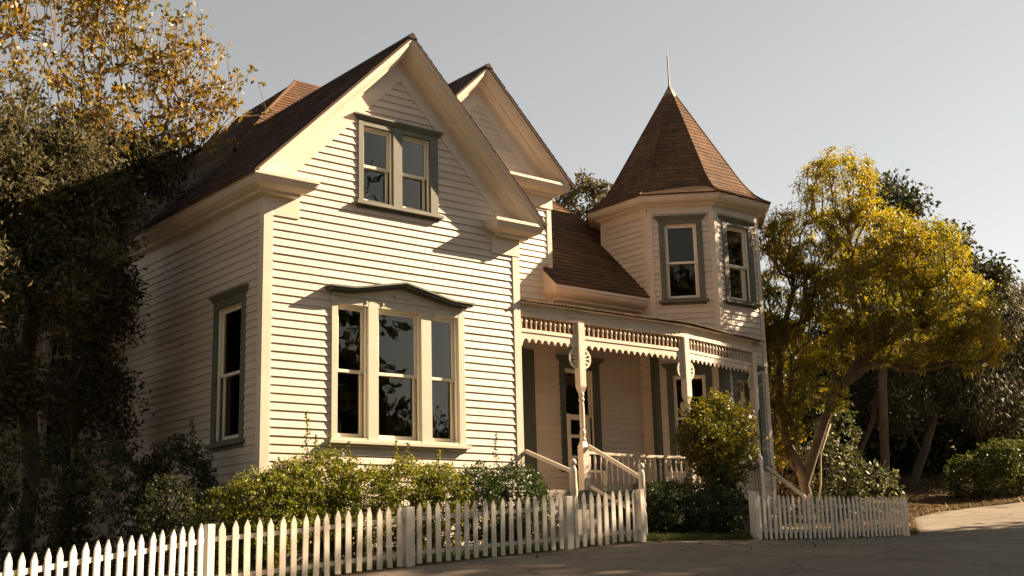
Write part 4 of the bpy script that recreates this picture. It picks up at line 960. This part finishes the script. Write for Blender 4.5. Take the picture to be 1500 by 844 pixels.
# left trees
tree('autumn_tree', 'tall thin-leaved tree with russet sunlit leaves left of the gable roof', 'tree', (-1.35, 3.7, H(-1.35, 3.7)),
     [[(-1.35, 3.7, 0), (-1.3, 3.6, 1.8), (-1.45, 3.5, 3.4), (-1.4, 3.4, 5.0), (-1.3, 3.3, 6.6), (-1.35, 3.2, 8.2), (-1.3, 3.2, 9.6)], [(-1.42, 3.42, 4.6), (-.95, 3.3, 5.7), (-.6, 3.2, 6.6), (-.2, 3.2, 7.5)], [(-.95, 3.3, 5.7), (-.3, 3.2, 6.4), (.4, 3.1, 7.0), (1.1, 3.1, 7.9)], [(-1.44, 3.5, 3.8), (-2.2, 3.2, 5.2), (-2.9, 3.0, 6.6), (-3.3, 2.9, 8.2)]],
     [((-1.3, 3.2, 9.0), (1.5, 1.3, 1.6), 260), ((-3.0, 2.8, 8.5), (1.3, 1.2, 1.6), 200), ((-.2, 3.2, 8.5), (1.0, .9, 1.1), 110), ((-1.6, 3.2, 7.2), (1.7, 1.3, 1.0), 220), ((.5, 3.1, 8.0), (1.15, .8, .95), 100), ((-3.9, 2.4, 7.0), (1.0, 1.1, 1.2), 110), ((.1, 3.1, 7.1), (.8, .6, .6), 60)],
     10, .15, .10, .5, L_RUST, BARKL, 140, tip=.0055, power=.46, shell=.15, flat=.8, sag=-.04, up=.9)
tree('leafy_tree', 'dense grey-green tree shading the left side of the house', 'tree', (-2.3, 2.9, H(-2.3, 2.9)),
     [[(-2.3, 2.9, -.2), (-2.2, 2.8, 1.4), (-2.4, 2.8, 3.0), (-2.3, 2.7, 4.6)]],
     [((-2.4, 2.4, 6.0), (1.25, 1.1, .95), 200), ((-3.7, 1.9, 5.6), (1.2, 1.2, 1.1), 210), ((-1.35, 3.2, 5.7), (.85, .9, .9), 130), ((-2.5, 2.2, 4.4), (1.3, 1.1, 1.1), 230), ((-3.9, 1.6, 3.8), (1.2, 1.2, 1.3), 200), ((-1.15, 3.3, 4.2), (.62, .7, 1.1), 120), ((-1.2, 3.3, 2.7), (.68, .7, .9), 110), ((-2.9, 2.6, 2.6), (.9, .8, .7), 90), ((-.55, 3.3, 6.55), (.8, .7, .75), 110)],
     46, .32, .10, .4, L_GREY, BARK, 141, tip=.008, power=.45, shell=.3)
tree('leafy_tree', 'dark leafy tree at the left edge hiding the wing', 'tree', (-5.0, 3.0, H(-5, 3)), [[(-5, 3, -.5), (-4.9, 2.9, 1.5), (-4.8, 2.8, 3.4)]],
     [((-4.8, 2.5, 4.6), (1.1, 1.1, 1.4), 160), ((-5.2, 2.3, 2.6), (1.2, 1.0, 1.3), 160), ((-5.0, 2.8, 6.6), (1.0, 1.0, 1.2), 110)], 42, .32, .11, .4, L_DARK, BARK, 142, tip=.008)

# trees outside the picture whose shade falls on the drive and fences
tg = 'shade trees beside the drive'
def crown_mass(name, label, cat, x, y, r, zc, rz, n, nl, ls, mat, seed, group):
    z = H(x, y)
    tree(name, label, cat, (x, y, z), [[(x, y, z), (x + .2, y, z + (zc - z) * .4), (x, y + .2, z + (zc - z) * .8)]], [((x, y, zc), (r, r, rz), n)], nl, .9, ls, .55, mat, BARK, seed, group=group, tip=.02, shell=.15)
shade = [(24.0, -10.9, 1.6, 10.2, 5.5), (24.0, -12.6, 2.9, 9.6, 5.2), (27.5, -9.8, 2.8, 8.8, 5.0), (24.5, -7.6, 2.3, 7.6, 4.4), (28.5, -7.8, 2.4, 9.0, 4.0), (21.5, -15.5, 2.9, 7.2, 5.0), (23.5, -18.5, 3.0, 7.0, 5.0)]
for q, (x, y, r, zc, rz) in enumerate(shade):
    y += 1.2 + (x - 24) * .05
    crown_mass('shade_tree', 'broad shade tree standing beside the drive', 'tree', x, y, r, zc, rz, {5: 140, 6: 140, 2: 190, 3: 170}.get(q, 260), 26, .34, L_GREY, 150 + q, tg)
for q, (x, y, r, h) in enumerate([(15.2, -21.5, 1.2, 9.0), (19, -25, 3.0, 7.5), (24.5, -26, 3.2, 7.5), (11, -25, 3.2, 6.0)]):
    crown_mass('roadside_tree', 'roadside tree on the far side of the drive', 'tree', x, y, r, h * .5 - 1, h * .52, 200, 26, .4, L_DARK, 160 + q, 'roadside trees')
for q in range(6):  # unseen tree belt added to cut the sky fill and deepen the shade
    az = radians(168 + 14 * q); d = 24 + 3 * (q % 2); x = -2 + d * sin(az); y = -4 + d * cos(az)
    crown_mass('sky_block_tree', 'unseen tall dense tree added behind the viewpoint to hold back sky light', 'tree', x, y, 5.0, 6.5 + (q % 3), 9.0, 240, 26, .75, L_DARK, 180 + q, 'added sky-blocking trees')

for q, (az, d, top) in enumerate([(122, 25, 15), (130.5, 24, 15), (156, 22, 17), (165, 25, 17), (174, 22, 16)]):  # more unseen trees, added to block sun-side sky light from the front wall
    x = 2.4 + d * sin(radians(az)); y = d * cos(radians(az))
    crown_mass('sky_block_tree', 'unseen tall dense tree added behind the viewpoint to hold back sky light', 'tree', x, y, 2.3 if az < 140 else 3.2, top * .5, top * .5, 240, 26, .5, L_DARK, 210 + q, 'added sky-blocking trees')

# grass and litter
rng = np.random.default_rng(9)
def scatter(n, fx, sizes, asp, mat, name, label, vert):
    x, y = fx(n); z = Hn(x, y)
    L = rng.uniform(*sizes, size=len(x)); a = rng.uniform(0, 2 * pi, len(x))
    if vert:
        lean = rng.normal(size=(len(x), 2)) * .35; c = np.stack([x, y, z], 1); tipv = np.stack([lean[:, 0] * L, lean[:, 1] * L, L], 1)
        sd = np.stack([np.cos(a), np.sin(a), 0 * a], 1) * (L * asp / 2)[:, None]
        V = np.stack([c - sd, c + sd, c + tipv + sd * .15, c + tipv - sd * .15], 1)
    else:
        c = np.stack([x, y, z + .02 + rng.random(len(x)) * .015], 1); ax = np.stack([np.cos(a), np.sin(a), rng.normal(size=len(x)) * .3], 1) * (L / 2)[:, None]
        sd = np.stack([-np.sin(a), np.cos(a), rng.normal(size=len(x)) * .4], 1) * (L * asp / 2)[:, None]
        V = np.stack([c - ax, c + sd, c + ax, c - sd], 1)
    o = quads_object(name, V.reshape(-1, 3), mat); kind(o, 'stuff'); o['label'] = label
fy = np.vectorize(fence_y)
def yard(n):
    x = rng.uniform(-6, 14, n); y = fy(x) + .03 + rng.random(n) ** 1.3 * 1.3; return x, y
scatter(26000, yard, (.04, .13), .10, L_GRASS, 'grass', 'short green grass between the fences and the shrubs', True)
def gap(n):
    x = rng.uniform(5.7, 8.7, n); y = fy(x) + rng.uniform(-.02, .7, n); return x, y
scatter(6000, gap, (.04, .11), .10, L_GRASS, 'grass', 'grass strip in the opening between the two fences', True)
rf = np.vectorize(road_far)
def bank(n):
    x = rng.uniform(15, 34, n); y = rf(x) + rng.random(n) ** 1.5 * 5 + .02; return x, y
scatter(26000, bank, (.04, .11), .6, L_LITTER, 'leaf_litter', 'dry fallen leaves covering the dirt bank', False)
def edge(n):
    x = rng.uniform(15, 34, n); y = rf(x) + np.abs(rng.normal(size=n)) * .22 - .05; return x, y
scatter(1500, edge, (.05, .16), .09, L_WEED, 'grass', 'dry weeds along the edge of the driveway', True)
def road_l(n):
    x = rng.uniform(-3, 15, n); y = fy(x) - .12 - rng.random(n) ** 3 * 2.0; return x, y
scatter(420, road_l, (.025, .06), .6, L_LITTER, 'leaf_litter', 'scattered dry leaves on the paving along the fences', False)

# ------------------------------------------------------------------ camera, sun, sky
Rm = [[0.770843446, -0.63651089, -0.025241434], [0.12308158, 0.187700098, -0.974484], [0.62, 0.75, .2]]
def camR(y, p, r):
    fwd = np.array([sin(y) * cos(p), cos(y) * cos(p), sin(p)]); rt = np.array([cos(y), -sin(y), 0]); dn = np.cross(fwd, rt)
    return np.array([cos(r) * rt + sin(r) * dn, -sin(r) * rt + cos(r) * dn, fwd])
M3 = camR(.690540359, .218088168, .0258534113)
cd = bpy.data.cameras.new('camera'); cam = bpy.data.objects.new('camera', cd); COL.objects.link(cam)
mat = Matrix(((M3[0][0], -M3[1][0], -M3[2][0], CAM[0]), (M3[0][1], -M3[1][1], -M3[2][1], CAM[1]), (M3[0][2], -M3[1][2], -M3[2][2], CAM[2]), (0, 0, 0, 1)))
cam.matrix_world = mat
cd.sensor_width = 36; cd.sensor_fit = 'HORIZONTAL'; cd.lens = 1806.23 / 1500 * 36; cd.clip_end = 3000; cd.clip_start = .1
scene.camera = cam

S = Vector((3.05, -1, 1.87)).normalized()
sd = bpy.data.lights.new('sun', 'SUN'); sd.energy = 5.0; sd.angle = radians(.55); sd.color = (1, .745, .49)
so = bpy.data.objects.new('sun', sd); COL.objects.link(so); so.rotation_euler = S.to_track_quat('Z', 'Y').to_euler(); so.location = (20, -10, 20)

wd = bpy.data.worlds.new('World'); scene.world = wd; wd.use_nodes = True
nt = wd.node_tree; nt.nodes.clear(); nd = nt.nodes; L = nt.links
sky = nd.new('ShaderNodeTexSky'); sky.sky_type = 'NISHITA'; sky.sun_disc = False
sky.sun_elevation = math.asin(S.z); sky.sun_rotation = atan2(S.x, S.y); sky.air_density = 1.0; sky.dust_density = .2; sky.ozone_density = 1.0
hs = N(nd, 'ShaderNodeHueSaturation', Saturation=.28); L.new(sky.outputs['Color'], hs.inputs['Color'])
gm = N(nd, 'ShaderNodeGamma', Gamma=1.0); L.new(hs.outputs['Color'], gm.inputs['Color'])
ml = N(nd, 'ShaderNodeMixRGB', blend_type='MULTIPLY'); ml.inputs['Fac'].default_value = 1; ml.inputs['Color2'].default_value = (.735, .70, .635, 1)
L.new(gm.outputs['Color'], ml.inputs['Color1'])
bg = N(nd, 'ShaderNodeBackground', Strength=.050); L.new(ml.outputs['Color'], bg.inputs['Color'])
wo = nd.new('ShaderNodeOutputWorld'); L.new(bg.outputs['Background'], wo.inputs['Surface'])

scene.view_settings.view_transform = 'Standard'; scene.view_settings.look = 'None'
scene.view_settings.exposure = 1.98; scene.view_settings.gamma = 1
scene.view_settings.use_curve_mapping = False
scene.render.engine = 'CYCLES'; scene.cycles.max_bounces = 8; scene.cycles.transparent_max_bounces = 16
